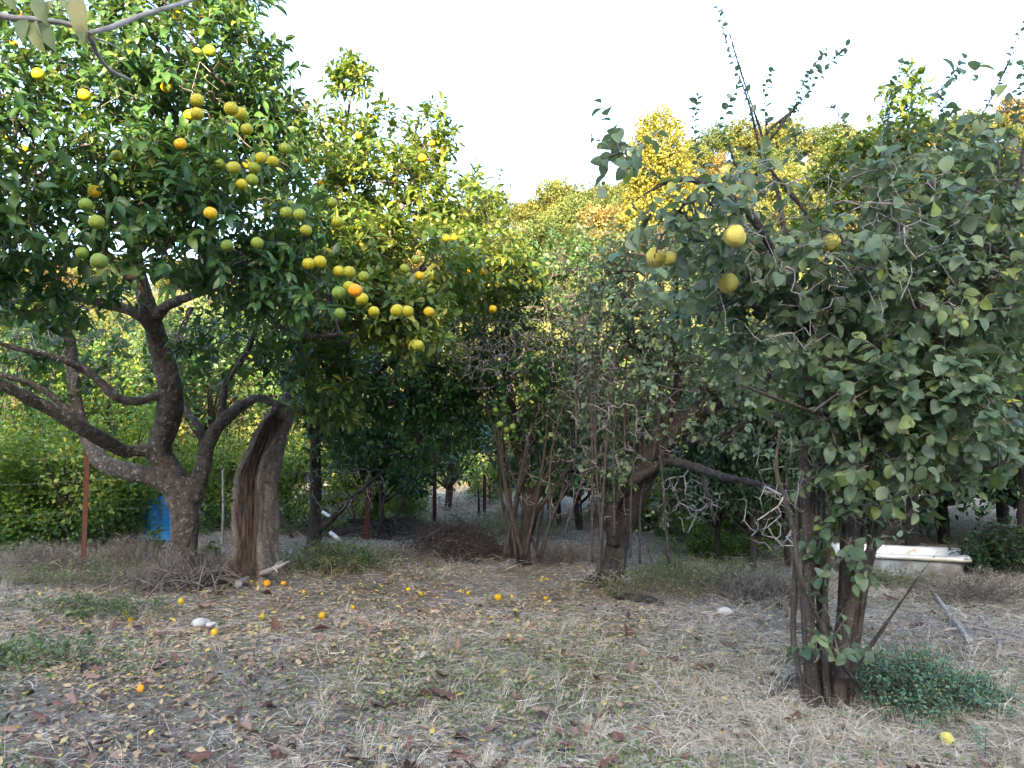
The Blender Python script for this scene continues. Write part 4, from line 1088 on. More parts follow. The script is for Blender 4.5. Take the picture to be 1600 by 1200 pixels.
# dark evergreens filling the shade at right
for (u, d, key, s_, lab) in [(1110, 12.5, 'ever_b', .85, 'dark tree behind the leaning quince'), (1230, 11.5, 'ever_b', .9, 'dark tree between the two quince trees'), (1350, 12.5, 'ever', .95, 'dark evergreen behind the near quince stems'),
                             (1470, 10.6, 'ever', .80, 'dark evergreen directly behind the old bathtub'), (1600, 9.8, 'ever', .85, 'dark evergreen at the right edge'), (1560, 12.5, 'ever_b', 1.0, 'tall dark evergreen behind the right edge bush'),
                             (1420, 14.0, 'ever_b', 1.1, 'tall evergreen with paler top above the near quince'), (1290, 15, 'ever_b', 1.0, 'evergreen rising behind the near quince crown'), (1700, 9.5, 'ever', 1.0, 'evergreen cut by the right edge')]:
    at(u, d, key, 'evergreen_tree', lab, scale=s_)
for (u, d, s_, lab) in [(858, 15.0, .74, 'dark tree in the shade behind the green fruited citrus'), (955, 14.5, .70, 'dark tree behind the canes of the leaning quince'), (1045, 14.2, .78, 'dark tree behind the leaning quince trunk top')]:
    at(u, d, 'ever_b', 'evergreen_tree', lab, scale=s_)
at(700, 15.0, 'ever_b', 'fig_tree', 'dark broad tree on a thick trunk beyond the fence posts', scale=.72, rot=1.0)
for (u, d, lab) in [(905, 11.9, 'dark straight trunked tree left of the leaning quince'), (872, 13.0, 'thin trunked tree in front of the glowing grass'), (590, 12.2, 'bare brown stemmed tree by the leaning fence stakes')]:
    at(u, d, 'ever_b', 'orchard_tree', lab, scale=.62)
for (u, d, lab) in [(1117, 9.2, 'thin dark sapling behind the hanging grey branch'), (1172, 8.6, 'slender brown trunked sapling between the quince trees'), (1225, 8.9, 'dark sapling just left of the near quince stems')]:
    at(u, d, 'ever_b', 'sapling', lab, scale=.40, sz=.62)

for (u, d, s_, key, lab) in [(1010, 12.0, .5, 'shrub_g', 'low green bush behind the leaning quince trunk'), (1085, 11.2, .42, 'shrub_g', 'low leafy bush left of the hanging grey branch'), (1150, 12.2, .6, 'shrub_h', 'green bush behind the two saplings'),
                             (1225, 11.0, .5, 'shrub_g', 'green bush just left of the near quince stems'), (1310, 12.5, .55, 'shrub_h', 'green bush glimpsed between the near quince stems'), (960, 13.5, .5, 'shrub_g', 'small bush in the shade left of the leaning quince'),
                             (640, 13.2, .35, 'shrub_g', 'small bush behind the brush pile'), (555, 11.8, .45, 'shrub_g', 'bush left of the fence stakes'), (765, 16.5, .45, 'shrub_g', 'small yellowish bush beyond the far red post'), (820, 20, .6, 'shrub_g', 'sunlit yellow bush glowing in the centre distance'), (880, 19.5, .5, 'shrub_dry', 'sunlit dry grass tuft right of the centre distance')]:
    at(u, d, key, 'undergrowth_bush', lab, 'bush', scale=s_)
T8_LIMBS = [limb_px([(1425, 871, 9.5, 22), (1425, 780, 9.4, 18), (1415, 640, 8.9, 15), (1400, 480, 7.8, 12), (1395, 330, 7.6, 8), (1405, 200, 7.6, 5)]),
            limb_px([(1416, 650, 8.9, 14), (1480, 520, 8.2, 11), (1500, 380, 7.6, 8), (1510, 260, 7.6, 5)])]
T8_BLOBS = [(1415, 150, 7.6, 22, 40, .2, .25), (1400, 240, 7.6, 60, 50, .5, .9), (1330, 260, 7.7, 45, 40, .4, .5), (1470, 260, 7.6, 70, 60, .5, 1), (1400, 360, 7.7, 110, 80, .7, 1.4), (1540, 300, 7.7, 70, 70, .5, .9), (1300, 340, 7.8, 70, 60, .5, .6)]
build_tree('citrus_tree', 'yellow green citrus tree whose leafy top rises behind the near quince', gp(1425, 868), T8_LIMBS, T8_BLOBS,
           900, 9, 0.17, 0.085, 'lance', M['citrus_gold'], M['bark_dark'], M['twig_dark'], hole=0.15, seed=9, voxel=0.02, rmax=0.018, individuals=0, uplift=.5)

# lemons on the dark tree at the right edge
lt = thing('lemon_tree', 'dark lemon tree behind the right edge with three yellow lemons', 'tree', gp(1600, 900))
lo = np.array(lt.location)
LL = [limb_px([(1600, 905, 8.0, 24), (1600, 760, 7.9, 18), (1590, 620, 7.5, 12), (1570, 520, 7.0, 6)]), limb_px([(1600, 700, 7.9, 12), (1500, 640, 7.6, 8), (1450, 560, 7.4, 5)])]
tm = tubes('trunk', LL, 8, .1); tm.transform(Matrix.Translation(-Vector(lo))); link('trunk', tm, M['bark_dark'], lt)
pts, dirs = crown_points([(1590, 600, 7.4, 100, 110, .7, 1), (1520, 700, 7.6, 90, 90, .6, .7)], 320, 0.1, seed=20)
LV = shoot_leaves(pts, dirs, 8, .15, .085)
E, _, _ = grow(np.vstack([l[:, :3] for l in LL]), pts)
link('branching', edges_mesh('branching', E[0] - lo, E[1] - lo, *E[2:], sides=4), M['twig_dark'], lt, kind='stuff')
sp = []
for (u, v, rp) in [(1560, 515, .5), (1569, 522, .55), (1580, 523, .4), (1558, 526, .2)]:
    d = 6.1
    o = link('lemon', orange_mesh(rp), None, lt, P(u, v, d) - lo); o.scale = (.028, .028, .034); sp.append((u, v, d, 6))
LV = prune_front(LV, sp, 1.0)
link('foliage', leaves_mesh('foliage', LV[0] - lo, *LV[1:], 'lance'), M['citrus'], lt, kind='stuff')

# ------------------------------------------------------------------ near overhanging branch, top left
ob = thing('overhanging_branch', 'grey leafy branch reaching in over the camera at the top left corner', 'branch', P(0, 25, 1.5))
oo = np.array(ob.location)
OL = [limb_px([(-120, -30, 1.45, 12), (-10, 22, 1.5, 11), (45, 30, 1.5, 10), (95, 35, 1.52, 9), (135, 50, 1.55, 9), (150, 80, 1.6, 8), (170, 108, 1.65, 6), (205, 125, 1.7, 4)]),
      limb_px([(138, 52, 1.55, 8), (175, 42, 1.6, 9), (215, 26, 1.65, 8), (260, 12, 1.7, 7), (300, 0, 1.8, 6), (340, -20, 1.9, 4)]),
      limb_px([(150, 60, 1.55, 4), (175, 70, 1.6, 3), (195, 85, 1.65, 2)])]
tm = tubes('stem', OL, 10, .14); tm.transform(Matrix.Translation(-Vector(oo))); link('stem', tm, M['twig_grey'], ob)
M['bigleaf'] = leaf_mat('overhanging_leaf', [(0, (0.10, 0.14, 0.06)), (0.5, (0.20, 0.23, 0.10)), (1, (0.36, 0.30, 0.14))], 0.55, .3, spots=(0.2, 0.12, 0.06))
BL = [(62, -12, 68, 35, .3), (85, 0, 72, 22, .8), (105, -5, 103, 12, .5), (120, -12, 128, 60, .9), (40, 30, 32, 62, .3), (55, 33, 58, 75, .6), (66, 35, 80, 70, .1), (10, -20, 20, 12, .3), (128, 38, 127, 60, .1)]
bp, bd, bn, bs_, bw, br = [], [], [], [], [], []
for (u0, v0, u1, v1, r_) in BL:
    a, b = P(u0, v0, 1.45), P(u1, v1, 1.42)
    bp.append(a); bd.append(b - a); bn.append((0.3 * math.sin(u0), -1, 0.3)); bs_.append(np.linalg.norm(b - a)); bw.append(1.0 if (v1 - v0) < 60 else .8); br.append(r_)
leaf_objects('leaf', ob, oo, np.array(bp), np.array(bd), np.array(bn), np.array(bs_), np.array(bw), np.array(br), 'long', M['bigleaf'])

# ------------------------------------------------------------------ fence
fe = thing('wire_fence', 'rusty red metal fence posts strung with thin wires across the back of the orchard', 'fence', gp(132, 885))
fo = np.array(fe.location)
posts = [(132, 885, 690, 7.5), (574, 842, 755, 7), (679, 824, 700, 6), (757, 812, 742, 5)]
tops = []
for (u, v, vt, w) in posts:
    b = gp(u, v); d = b[1]
    t = P(u, vt, d); wd = w * d / F / 2
    # L-section angle iron
    z0, z1 = b[2] - .2, t[2]
    Lx = [(-wd, -wd), (wd, -wd), (wd, -wd + .006), (-wd + .006, -wd + .006), (-wd + .006, wd), (-wd, wd)]
    V = [(b[0] + x, b[1] + y, z) for z in (z0, z1) for (x, y) in Lx]
    Q = [(k, (k + 1) % 6, 6 + (k + 1) % 6, 6 + k) for k in range(6)] + [(6, 7, 8, 9), (6, 9, 10, 11)]
    me = new_mesh('post', np.array(V) - fo, quads=Q, smooth=False)
    link('post', me, M['rust'], fe)
    tops.append((b, t))
left_end = gp(-120, 905)
ends = [(left_end, left_end + (0, 0, 1.3))] + tops + [(gp(900, 808), gp(900, 808) + (0, 0, .9))]
for f in (.25, .5, .75, .95):
    path = []
    for k in range(len(ends) - 1):
        a = ends[k][0] + (ends[k][1] - ends[k][0]) * 0; 
        za = ends[k][0] + np.array((0, 0, 1.35 * f)); zb = ends[k + 1][0] + np.array((0, 0, 1.35 * f if k < 3 else 1.0 * f))
        for s_ in np.linspace(0, 1, 8, endpoint=False):
            p = za + (zb - za) * s_; p = p.copy(); p[2] -= .05 * math.sin(math.pi * s_)
            path.append((*p, .0018))
    tm = tubes('wire', [np.array(path)], 4); tm.transform(Matrix.Translation(-Vector(fo))); link('wire', tm, M['wire'], fe)

# leaning stakes tied behind the brush pile
STAKES = [(566, 842, 580, 760, 4, 'rust', 'thin red stake leaning right beside the fence'), (600, 838, 592, 755, 7, 'bark_dark', 'dark upright wooden stake beside the red fence post'), (608, 836, 640, 745, 4, 'twig_dark', 'thin pole leaning steeply right near the stakes'),
          (585, 840, 606, 750, 4, 'twig_dark', 'thin straight pole behind the red fence post'), (748, 812, 747, 765, 4, 'bark_dark', 'dark short stake just left of the far red post'), (460, 842, 428, 785, 6, 'bark_dark', 'dark pole leaning left by the hollow trunk'),
          (347, 850, 348, 735, 4, 'twig_grey', 'pale upright cane between the two left trunks')]
for (u0, v0, u1, v1, w, mk, lab) in STAKES:
    b = gp(u0, v0); d = b[1]; t = P(u1, v1, d)
    r = .5 * w * d / F
    b[2] -= .05
    tm = tubes('wooden_stake', [catmull([(*b, r), (*((b + t) / 2 + (.01, .0, 0)), r * .95), (*t, r * .8)], .1)], 8, .08)
    tm.transform(Matrix.Translation(-Vector(b)))
    tag(link('wooden_stake', tm, M[mk], None, b), lab, 'stake')

# ------------------------------------------------------------------ bathtub
def bathtub():
    nr = np.array((4.62, 7.70)); ld = unit(np.array((-.94, .34))); wd = unit(np.array((.34, .94)))
    Lg, Wd, H = 1.32, .66, .34
    c = nr + ld * Lg / 2 + wd * Wd / 2
    root = thing('bathtub', 'old white enamel bathtub standing in dry grass behind the near quince', 'bathtub', (c[0], c[1], float(terrain(c[0], c[1])) - .035))
    rot = math.atan2(-ld[1], -ld[0]); root.rotation_euler = (math.radians(1.5), 0, rot)
    N = 64
    def loop(a, b, z, e):
        out = []
        for k in range(N):
            t = 2 * math.pi * (k + .5) / N
            ct, st = math.cos(t), math.sin(t)
            out.append((a * math.copysign(abs(ct) ** (2 / e), ct), b * math.copysign(abs(st) ** (2 / e), st), z))
        return out
    def loft(loops, closed_end):
        V = sum(loops, []); Q = []
        for j in range(len(loops) - 1):
            for k in range(N):
                Q.append((j * N + k, j * N + (k + 1) % N, (j + 1) * N + (k + 1) % N, (j + 1) * N + k))
        T = []
        if closed_end:
            V.append((0, 0, loops[-1][0][2])); b = len(V) - 1; j = len(loops) - 1
            T = [(b, j * N + (k + 1) % N, j * N + k) for k in range(N)]
        return np.array(V), T, Q
    a, b = Lg / 2, Wd / 2
    V, T, Q = loft([loop(a - .075, b - .075, H, 6), loop(a - .095, b - .09, H - .03, 6), loop(a - .14, b - .12, H - .2, 4), loop(a - .22, b - .16, .10, 4), loop(a - .35, b - .22, .07, 3)], True)
    V[:, 0] += np.where(V[:, 2] < H - .1, -.02, 0)
    link('basin', new_mesh('basin', V, T, Q), M['enamel'], root)
    V, T, Q = loft([loop(a - .075, b - .075, H, 6), loop(a - .07, b - .07, H + .006, 7), loop(a - .008, b - .008, H + .006, 14), loop(a, b, H - .004, 14), loop(a, b, H - .035, 14), loop(a - .02, b - .02, H - .035, 14)], False)
    link('rim', new_mesh('rim', V, None, Q), M['enamel'], root)
    V, T, Q = loft([loop(a - .035, b - .035, H - .036, 7), loop(a - .06, b - .05, H - .16, 5), loop(a - .14, b - .10, .06, 4), loop(a - .22, b - .16, -.02, 4)], True)
    link('outer_shell', new_mesh('outer_shell', V, T, Q), M['tubside'], root)
    # leaf rubbish lying on the bottom edge
    return root
tub = bathtub()

# ------------------------------------------------------------------ blue plastic bundle
bb = P(250, 815, 11.2); 
bb[2] = float(terrain(bb[0], bb[1]))
V, Q = [], []
NR, NS = 14, 40
for j in range(NR):
    z = .02 + .62 * j / (NR - 1)
    for k in range(NS):
        a = 2 * math.pi * k / NS
        f = 1 + .10 * math.sin(7 * a + z * 3) + .05 * math.sin(13 * a + 5 * z)
        r = (.25 - .07 * (j / (NR - 1)) ** 2) * f * (1 if j < NR - 2 else (.86 if j == NR - 2 else .55))
        V.append((r * math.cos(a), r * math.sin(a), z + (.02 * math.sin(5 * a) if j > 9 else 0)))
for j in range(NR - 1):
    for k in range(NS): Q.append((j * NS + k, j * NS + (k + 1) % NS, (j + 1) * NS + (k + 1) % NS, (j + 1) * NS + k))
V.append((0, 0, .64)); T = [(len(V) - 1, (NR - 1) * NS + k, (NR - 1) * NS + (k + 1) % NS) for k in range(NS)]
me = new_mesh('plastic_bundle', np.array(V), T, Q)
tag(link('plastic_bundle', me, M['blue'], None, bb), 'bright blue crumpled plastic bundle behind the lichened trunk', 'plastic bundle')

# white pipe
for (a, b, w, lab) in [((504, 800), (520, 810), 5, 'short white plastic pipe propped beside the slim trunk'), ((516, 832), (533, 846), 6, 'white plastic pipe end low in the grass by the slim trunk')]:
    d = 9.9
    p0, p1 = P(*a, d), P(*b, d - .1); r = .5 * w * d / F
    c = (p0 + p1) / 2
    ax = unit(p1 - p0)
    outer = np.array([(*p0, r), (*(p0 + (p1 - p0) * .5), r), (*p1, r), (*p1, r * .8), (*(p1 - ax * .05), r * .8)])
    tm = tubes('plastic_pipe', [outer], 12, caps=False); tm.transform(Matrix.Translation(-Vector(c)))
    tag(link('plastic_pipe', tm, M['pvc'], None, c), lab, 'pipe')

# ------------------------------------------------------------------ heaps of sticks
def stick_heap(name, label, cat, c, rx, ry, h, n, ln, rr, mat, seed, arch=.3):
    r_ = np.random.default_rng(seed)
    root = thing(name, label, cat, c)
    paths = []
    for k in range(n):
        a = r_.random() * 6.28; q = math.sqrt(r_.random()) * .85
        x, y = rx * q * math.cos(a), ry * q * math.sin(a)
        zt = h * (1 - q * q) * r_.random() + .015
        yaw = r_.random() * 6.28; L = ln * (.5 + r_.random())
        dx, dy = math.cos(yaw) * L / 2, math.sin(yaw) * L / 2
        bend = r_.normal(0, .12, (3,)) * L
        def hz(xx, yy):
            q2 = (xx / rx) ** 2 + (yy / ry) ** 2
            return max(.012, min(zt, h * max(0, 1 - q2 * .8)))
        r0 = rr * (.5 + r_.random())
        p = [(x - dx, y - dy, hz(x - dx, y - dy) + r_.random() * .03, r0), (x - dx * .3 + bend[0], y - dy * .3 + bend[1], zt + abs(bend[2]) * arch, r0 * .8), (x + dx * .4 - bend[1], y + dy * .4 + bend[0], zt + .02, r0 * .6), (x + dx, y + dy, hz(x + dx, y + dy) + r_.random() * .05 * arch * 5, r0 * .3)]
        paths.append(catmull(p, .09))
    big = paths[:40]; rest = paths[40:]
    for p in big:
        o = link('stick', tubes('stick', [p], 5, .05), mat, root)
    if rest: link('stick_mass', tubes('stick_mass', rest, 4, 0, caps=False), mat, root, kind='stuff')
    return root
c = gp(700, 868); stick_heap('brush_pile', 'dark heaped pile of cut twigs in the centre of the orchard', 'brush pile', c + (.05, .3, -.03), .50, .42, .36, 1100, .62, .0042, M['twig_dark'], 1, arch=1.2)
stick_heap('brush_pile', 'thin grey twigs bristling on top of the dark brush heap', 'brush pile', c + (.05, .25, .02), .50, .40, .37, 170, .45, .003, M['twig_mid'], 21, arch=1.0)
c = gp(600, 838); stick_heap('brush_pile', 'low brown brush pile behind and left of the main dark heap', 'brush pile', c + (0, .4, 0), .9, .5, .25, 350, .9, .006, M['twig_dark'], 2)
c = gp(270, 912); stick_heap('stick_pile', 'tangle of grey dead sticks at the foot of the lichened trunk', 'stick pile', c - (-.1, .12, 0), .70, .32, .15, 150, .55, .006, M['twig_mid'], 3, arch=1.6)
c = gp(1350, 905); stick_heap('stick_pile', 'scatter of dry sticks in the grass before the bathtub', 'stick pile', c, .8, .5, .10, 60, .6, .006, M['twig_grey'], 4)
c = gp(1530, 1000); stick_heap('stick_pile', 'loose heap of grey sticks on the ground at the right edge', 'stick pile', c, 1.0, .8, .10, 90, .45, .0038, M['twig_grey'], 5, arch=.8)
c = gp(955, 905); stick_heap('stick_pile', 'grey roots and sticks round the leaning quince foot', 'stick pile', c - (0, .08, 0), .40, .2, .10, 36, .4, .008, M['twig_grey'], 6, arch=.6)

# single lying branches
LYING = [([(372, 918, 13), (398, 905, 11), (425, 893, 8), (452, 878, 3)], 'dead_branch', 'grey forked dead branch leaning up beside the hollow trunk foot', 'twig_grey', .12),
         ([(960, 925, 12), (1000, 932, 15), (1035, 940, 10)], 'fallen_log', 'short grey log lying in the grass left of the near quince', 'bark_dark', .04),
         ([(1460, 930, 6), (1500, 985, 9), (1515, 1005, 11)], 'dead_branch', 'pale bare branch lying diagonally right of the bathtub grass', 'twig_grey', .10),
         ([(1530, 965, 4), (1560, 1000, 5), (1558, 1030, 5)], 'dead_branch', 'thin forked pale branch near the right edge', 'twig_grey', .10),
         ([(1245, 1050, 20), (1215, 1062, 12), (1180, 1080, 6)], 'bark_slab', 'reddish split bark slab lying left of the near quince base', 'bark_quince', .03),
         ([(860, 1140, 7), (800, 1160, 8), (740, 1190, 7)], 'dead_branch', 'pale stick half buried in straw at the bottom centre', 'twig_grey', .02),
         ([(1345, 1080, 6), (1375, 1115, 7), (1410, 1150, 5)], 'dead_branch', 'grey cane lying from the near quince foot', 'twig_grey', .05),
         ([(560, 1100, 5), (630, 1085, 6), (720, 1060, 4)], 'dead_branch', 'thin dark stick lying across the mid foreground', 'twig_dark', .02)]
for (pp, nm, lab, mk, lift) in LYING:
    b = gp(*pp[0][:2]); path = []
    for k, (u, v, w) in enumerate(pp):
        q = gp(u, v) if nm != 'dead_branch' or lift < .06 else None
        if q is None:
            q = gp(u, max(v, 900)); q = P(u, v, gp(pp[0][0], max(pp[0][1], 920))[1] if v < 905 else q[1]); q[2] = max(q[2], float(terrain(q[0], q[1])) + .02)
        r = .5 * w * q[1] / F
        path.append((*(q + (0, 0, r * .6)), r))
    paths = [catmull(path, .04)]
    mid = path[len(path) // 2]
    if nm == 'dead_branch':
        e = np.array(path[-1]); m_ = np.array(mid)
        v_ = e[:3] - m_[:3]
        for s_ in (.5, -.6):
            q = m_[:3] + v_ * .5 + np.array((-v_[1], v_[0], abs(s_) * .12)) * s_
            paths.append(catmull([(*m_[:3], m_[3] * .6), (*((m_[:3] + q) / 2 + (0, 0, .02)), m_[3] * .45), (*q, m_[3] * .25)], .04))
    tm = tubes(nm, paths, 9, .12); tm.transform(Matrix.Translation(-Vector(b)))
    tag(link(nm, tm, M[mk], None, b), lab, 'log' if nm == 'fallen_log' else ('bark' if nm == 'bark_slab' else 'branch'))

# pale stump-like stone pieces
def stone(c, sx, sy, sz_, mat, seed, label, name='stone'):
    me = fruit_mesh(name, mat, .5, lobes=3, seed=seed, squash=.9)
    n = len(me.vertices); co = np.empty(n * 3, np.float32); me.vertices.foreach_get('co', co); co = co.reshape(-1, 3)
    for k in range(n):
        co[k] *= 1 + .25 * mnoise.noise(Vector(co[k] * 1.7) + Vector((seed, 0, 0)))
    me.vertices.foreach_set('co', co.ravel()); me.update()
    o = link(name, me, None, None, np.array(c) + (0, 0, sz_ * .5)); o.scale = (sx, sy, sz_); o.rotation_euler = (0, 0, seed)
    return tag(o, label, name.replace('_', ' '))
stone(gp(313, 968), .075, .055, .045, M['stone'], 1, 'pale grey stone lying left of a broken piece under the orange tree')
stone(gp(332, 972), .075, .04, .035, M['stone'], 2.4, 'pale elongated stone just above the split orange on the ground')
stone(gp(1132, 958), .07, .05, .04, M['stone'], 3, 'pale rounded stone in the grass between the quince trees')
stone(gp(655, 1030), .05, .03, .02, M['stone'], 4.2, 'small whitish stone among leaves in the left foreground')

# ------------------------------------------------------------------ low blue-green shrub and weeds
def leaf_clump(name, label, cat, c, rx, ry, h, nst, K, size, mat, stem_mat, seed, kind='small', individuals=0, lean=.5, wf=1.0):
    r_ = np.random.default_rng(seed)
    root = thing(name, label, cat, c)
    base = np.stack([rx * .75 * r_.normal(0, .5, nst), ry * .75 * r_.normal(0, .5, nst), np.zeros(nst)], 1)
    hh = h * (.35 + .65 * r_.random(nst)) * np.exp(-((base[:, 0] / rx) ** 2 + (base[:, 1] / ry) ** 2) * .6)
    top = base + np.stack([r_.normal(0, lean * .3, nst) * rx, r_.normal(0, lean * .3, nst) * ry, hh], 1)
    dd = unit(top - base)
    link('stems', edges_mesh('stems', base, top, np.full(nst, .003), np.full(nst, .001), dd, dd, 4), stem_mat, root, kind='stuff')
    t = r_.random((nst, K)) ** .7
    pos = base[:, None] + (top - base)[:, None] * t[..., None] + r_.normal(0, .012, (nst, K, 3))
    ph = r_.random((nst, K)) * 6.28
    d = np.stack([np.cos(ph), np.sin(ph), .35 + .4 * r_.normal(0, 1, (nst, K))], -1)
    nn = np.stack([r_.normal(0, .4, (nst, K)), r_.normal(0, .4, (nst, K)), np.ones((nst, K))], -1)
    N = nst * K
    s = size * (.6 + .7 * r_.random(N))
    link('foliage', leaves_mesh('foliage', pos.reshape(-1, 3), d.reshape(-1, 3), nn.reshape(-1, 3), s, wf * (.8 + .4 * r_.random(N)), r_.random(N), kind), mat, root, kind='stuff')
    return root
leaf_clump('low_shrub', 'low blue green leafy shrub spreading right of the near quince base', 'shrub', gp(1425, 1090), .46, .55, .34, 420, 15, .026, M['bluegreen'], M['twig_dark'], 1)
leaf_clump('low_shrub', 'small blue green shrub patch right of the larger one', 'shrub', gp(1520, 1095), .22, .25, .15, 220, 14, .02, M['bluegreen'], M['twig_dark'], 2)
leaf_clump('weed', 'feathery green weed clump beside the hollow trunk', 'weed', gp(520, 890), .75, .5, .40, 260, 24, .024, M['weed'], M['weed'], 3, 'clump')
leaf_clump('weed', 'bright green upright weed among the feathery clump', 'weed', gp(568, 895), .10, .1, .36, 26, 22, .03, M['hedge'], M['weed'], 4)
leaf_clump('weed', 'broad leafed green weed patch at the left edge', 'weed', gp(50, 1022), .75, .5, .15, 110, 9, .036, M['weed'], M['weed'], 5, 'round')
leaf_clump('weed', 'green weed tuft left of the stick tangle', 'weed', gp(130, 950), 1.0, .45, .18, 150, 10, .032, M['weed'], M['weed'], 6)
leaf_clump('weed', 'wispy grey green weed between the quince trees', 'weed', gp(1160, 925), .55, .3, .35, 170, 18, .022, M['weed'], M['weed'], 7, 'clump')
leaf_clump('weed', 'green weed at the foot of the leaning quince', 'weed', gp(1050, 905), .45, .3, .32, 150, 16, .022, M['weed'], M['weed'], 8, 'clump')
leaf_clump('weed', 'pale green leafy weeds behind the quince saplings', 'weed', gp(1130, 865), .9, .5, .35, 220, 16, .05, M['hedge'], M['weed'], 9, 'small')
leaf_clump('cabbage_plant', 'pale green broad leafed plant below the blue plastic', 'plant', gp(243, 868), .18, .15, .42, 16, 5, .13, M['weed'], M['weed'], 10, 'round')
leaf_clump('cabbage_plant', 'pale green broad leafed plant between the two left trunks', 'plant', gp(325, 868), .18, .15, .34, 14, 5, .11, M['weed'], M['weed'], 11, 'round')
leaf_clump('weed', 'small bright green seedling at the bottom centre edge', 'weed', gp(1050, 1190), .10, .05, .05, 20, 6, .018, M['hedge'], M['weed'], 12)
leaf_clump('weed', 'small bright green seedling at the bottom left edge', 'weed', gp(300, 1190), .08, .05, .05, 16, 6, .018, M['hedge'], M['weed'], 13)
leaf_clump('weed_patch', 'loose sparse green weeds along the back of the clearing at left', 'weeds', gp(120, 905), 1.6, .6, .3, 260, 16, .024, M['weed'], M['straw'], 15, 'clump')
leaf_clump('weed_patch', 'loose wispy weeds below the leaning quince', 'weeds', gp(1080, 925), 1.4, .6, .34, 300, 16, .022, M['weed'], M['straw'], 16, 'clump')
leaf_clump('weed_patch', 'sparse weeds around the hollow trunk and the slim trunk', 'weeds', gp(500, 895), 1.3, .5, .36, 240, 16, .024, M['weed'], M['straw'], 17, 'clump')
leaf_clump('weed_patch', 'weeds growing in front of the bathtub', 'weeds', gp(1400, 915), .8, .25, .26, 160, 16, .028, M['weed'], M['straw'], 18, 'small')
leaf_clump('weed_patch', 'scattered weeds behind the brush pile', 'weeds', gp(760, 838), 1.6, .8, .4, 300, 14, .03, M['weed'], M['straw'], 19, 'clump')
for (u, v, rx, h_, lab) in [(200, 880, .5, .42, 'dry brown twiggy weed bush beside the rusty post'), (70, 885, .7, .3, 'pale dry weeds at the foot of the hedge'), (320, 893, .3, .35, 'dry weeds between the two left trunks'), (610, 880, .6, .28, 'dry weeds right of the feathery green clump'),
                            (880, 878, .5, .26, 'dry weeds left of the leaning quince'), (1190, 940, .5, .32, 'dry stalks left of the near quince'), (1530, 930, .6, .3, 'dry stalks by the right edge undergrowth')]:
    leaf_clump('dry_weed', lab, 'weeds', gp(u, v), rx, .4, h_, 300, 9, .07, M['drystalk'], M['twig_mid'], int(u), 'clump', lean=1.0, wf=.09)
leaf_clump('low_shrub', 'leafy dark green undergrowth right of the bathtub', 'shrub', gp(1570, 905), .55, .4, .6, 220, 22, .05, M['dark'], M['twig_dark'], 14)

# ------------------------------------------------------------------ straw, litter, creeping weeds: uncountable ground cover
def scatter_uv(n, u0, u1, v0, v1, bias=1.0):
    """ground points spread evenly in the view wedge"""
    u = rng.uniform(u0, u1, n)
    v = v0 + (v1 - v0) * rng.random(n) ** bias
    d = CAM_H * F / (v - HORIZON)
    x = (u - 800) / F * d
    return x, d
def vnoise(x, y, f, ph=0):
    return (np.sin(x * f + 1.3 * np.sin(y * f * .7 + ph) + ph) + np.sin(y * f * 1.3 + 1.7 * np.sin(x * f * .6 + 2 + ph)) + np.sin((x + y) * f * 2.1 + ph * 2) * .6) / 2.6

def straws(name, n, region, L, wd, lift, stand, dens=None, rshift=0.0):
    x, y = scatter_uv(n, *region)
    if dens is not None:
        k = rng.random(len(x)) < dens(x, y); x, y = x[k], y[k]
    n = len(x)
    z = terrain(x, y)
    yaw = rng.random(n) * 6.28
    ln = L * (.35 + 1.1 * rng.random(n) ** 1.5)
    el = np.abs(rng.normal(0, lift, n)); st = rng.random(n) < stand
    el[st] = rng.uniform(.7, 1.5, st.sum())
    dirh = np.stack([np.cos(yaw), np.sin(yaw), np.zeros(n)], 1)
    side = np.stack([-np.sin(yaw), np.cos(yaw), np.zeros(n)], 1)
    side = unit(side + np.stack([np.zeros(n), np.zeros(n), rng.normal(0, .8, n)], 1))
    p0 = np.stack([x, y, z + rng.random(n) * .018], 1)
    curl = rng.normal(0, .35, n)
    S = 4
    pts = [p0]
    for k in range(1, S):
        e = el * (1 - .35 * k)
        yd = np.stack([np.cos(yaw + curl * k), np.sin(yaw + curl * k), np.zeros(n)], 1)
        q = pts[-1] + (yd * np.cos(e)[:, None] + np.array((0, 0, 1)) * np.sin(e)[:, None]) * (ln / (S - 1))[:, None]
        q[:, 2] = np.maximum(q[:, 2], terrain(q[:, 0], q[:, 1]) + .004)
        pts.append(q)
    w = wd * (.5 + rng.random(n))
    V = np.stack([pts[k] + sgn * side * (w * (1 - .25 * k))[:, None] for k in range(S) for sgn in (1, -1)], 1)
    q = np.array([(0, 1, 3, 2), (2, 3, 5, 4), (4, 5, 7, 6)])
    Q = (q[None] + (np.arange(n) * 2 * S)[:, None, None]).reshape(-1, 4)
    r = np.clip(rng.normal(.55 + rshift, .25, n), 0, 1)
    return new_mesh(name, V.reshape(-1, 3), quads=Q, rnd=np.repeat(r, 2 * S))

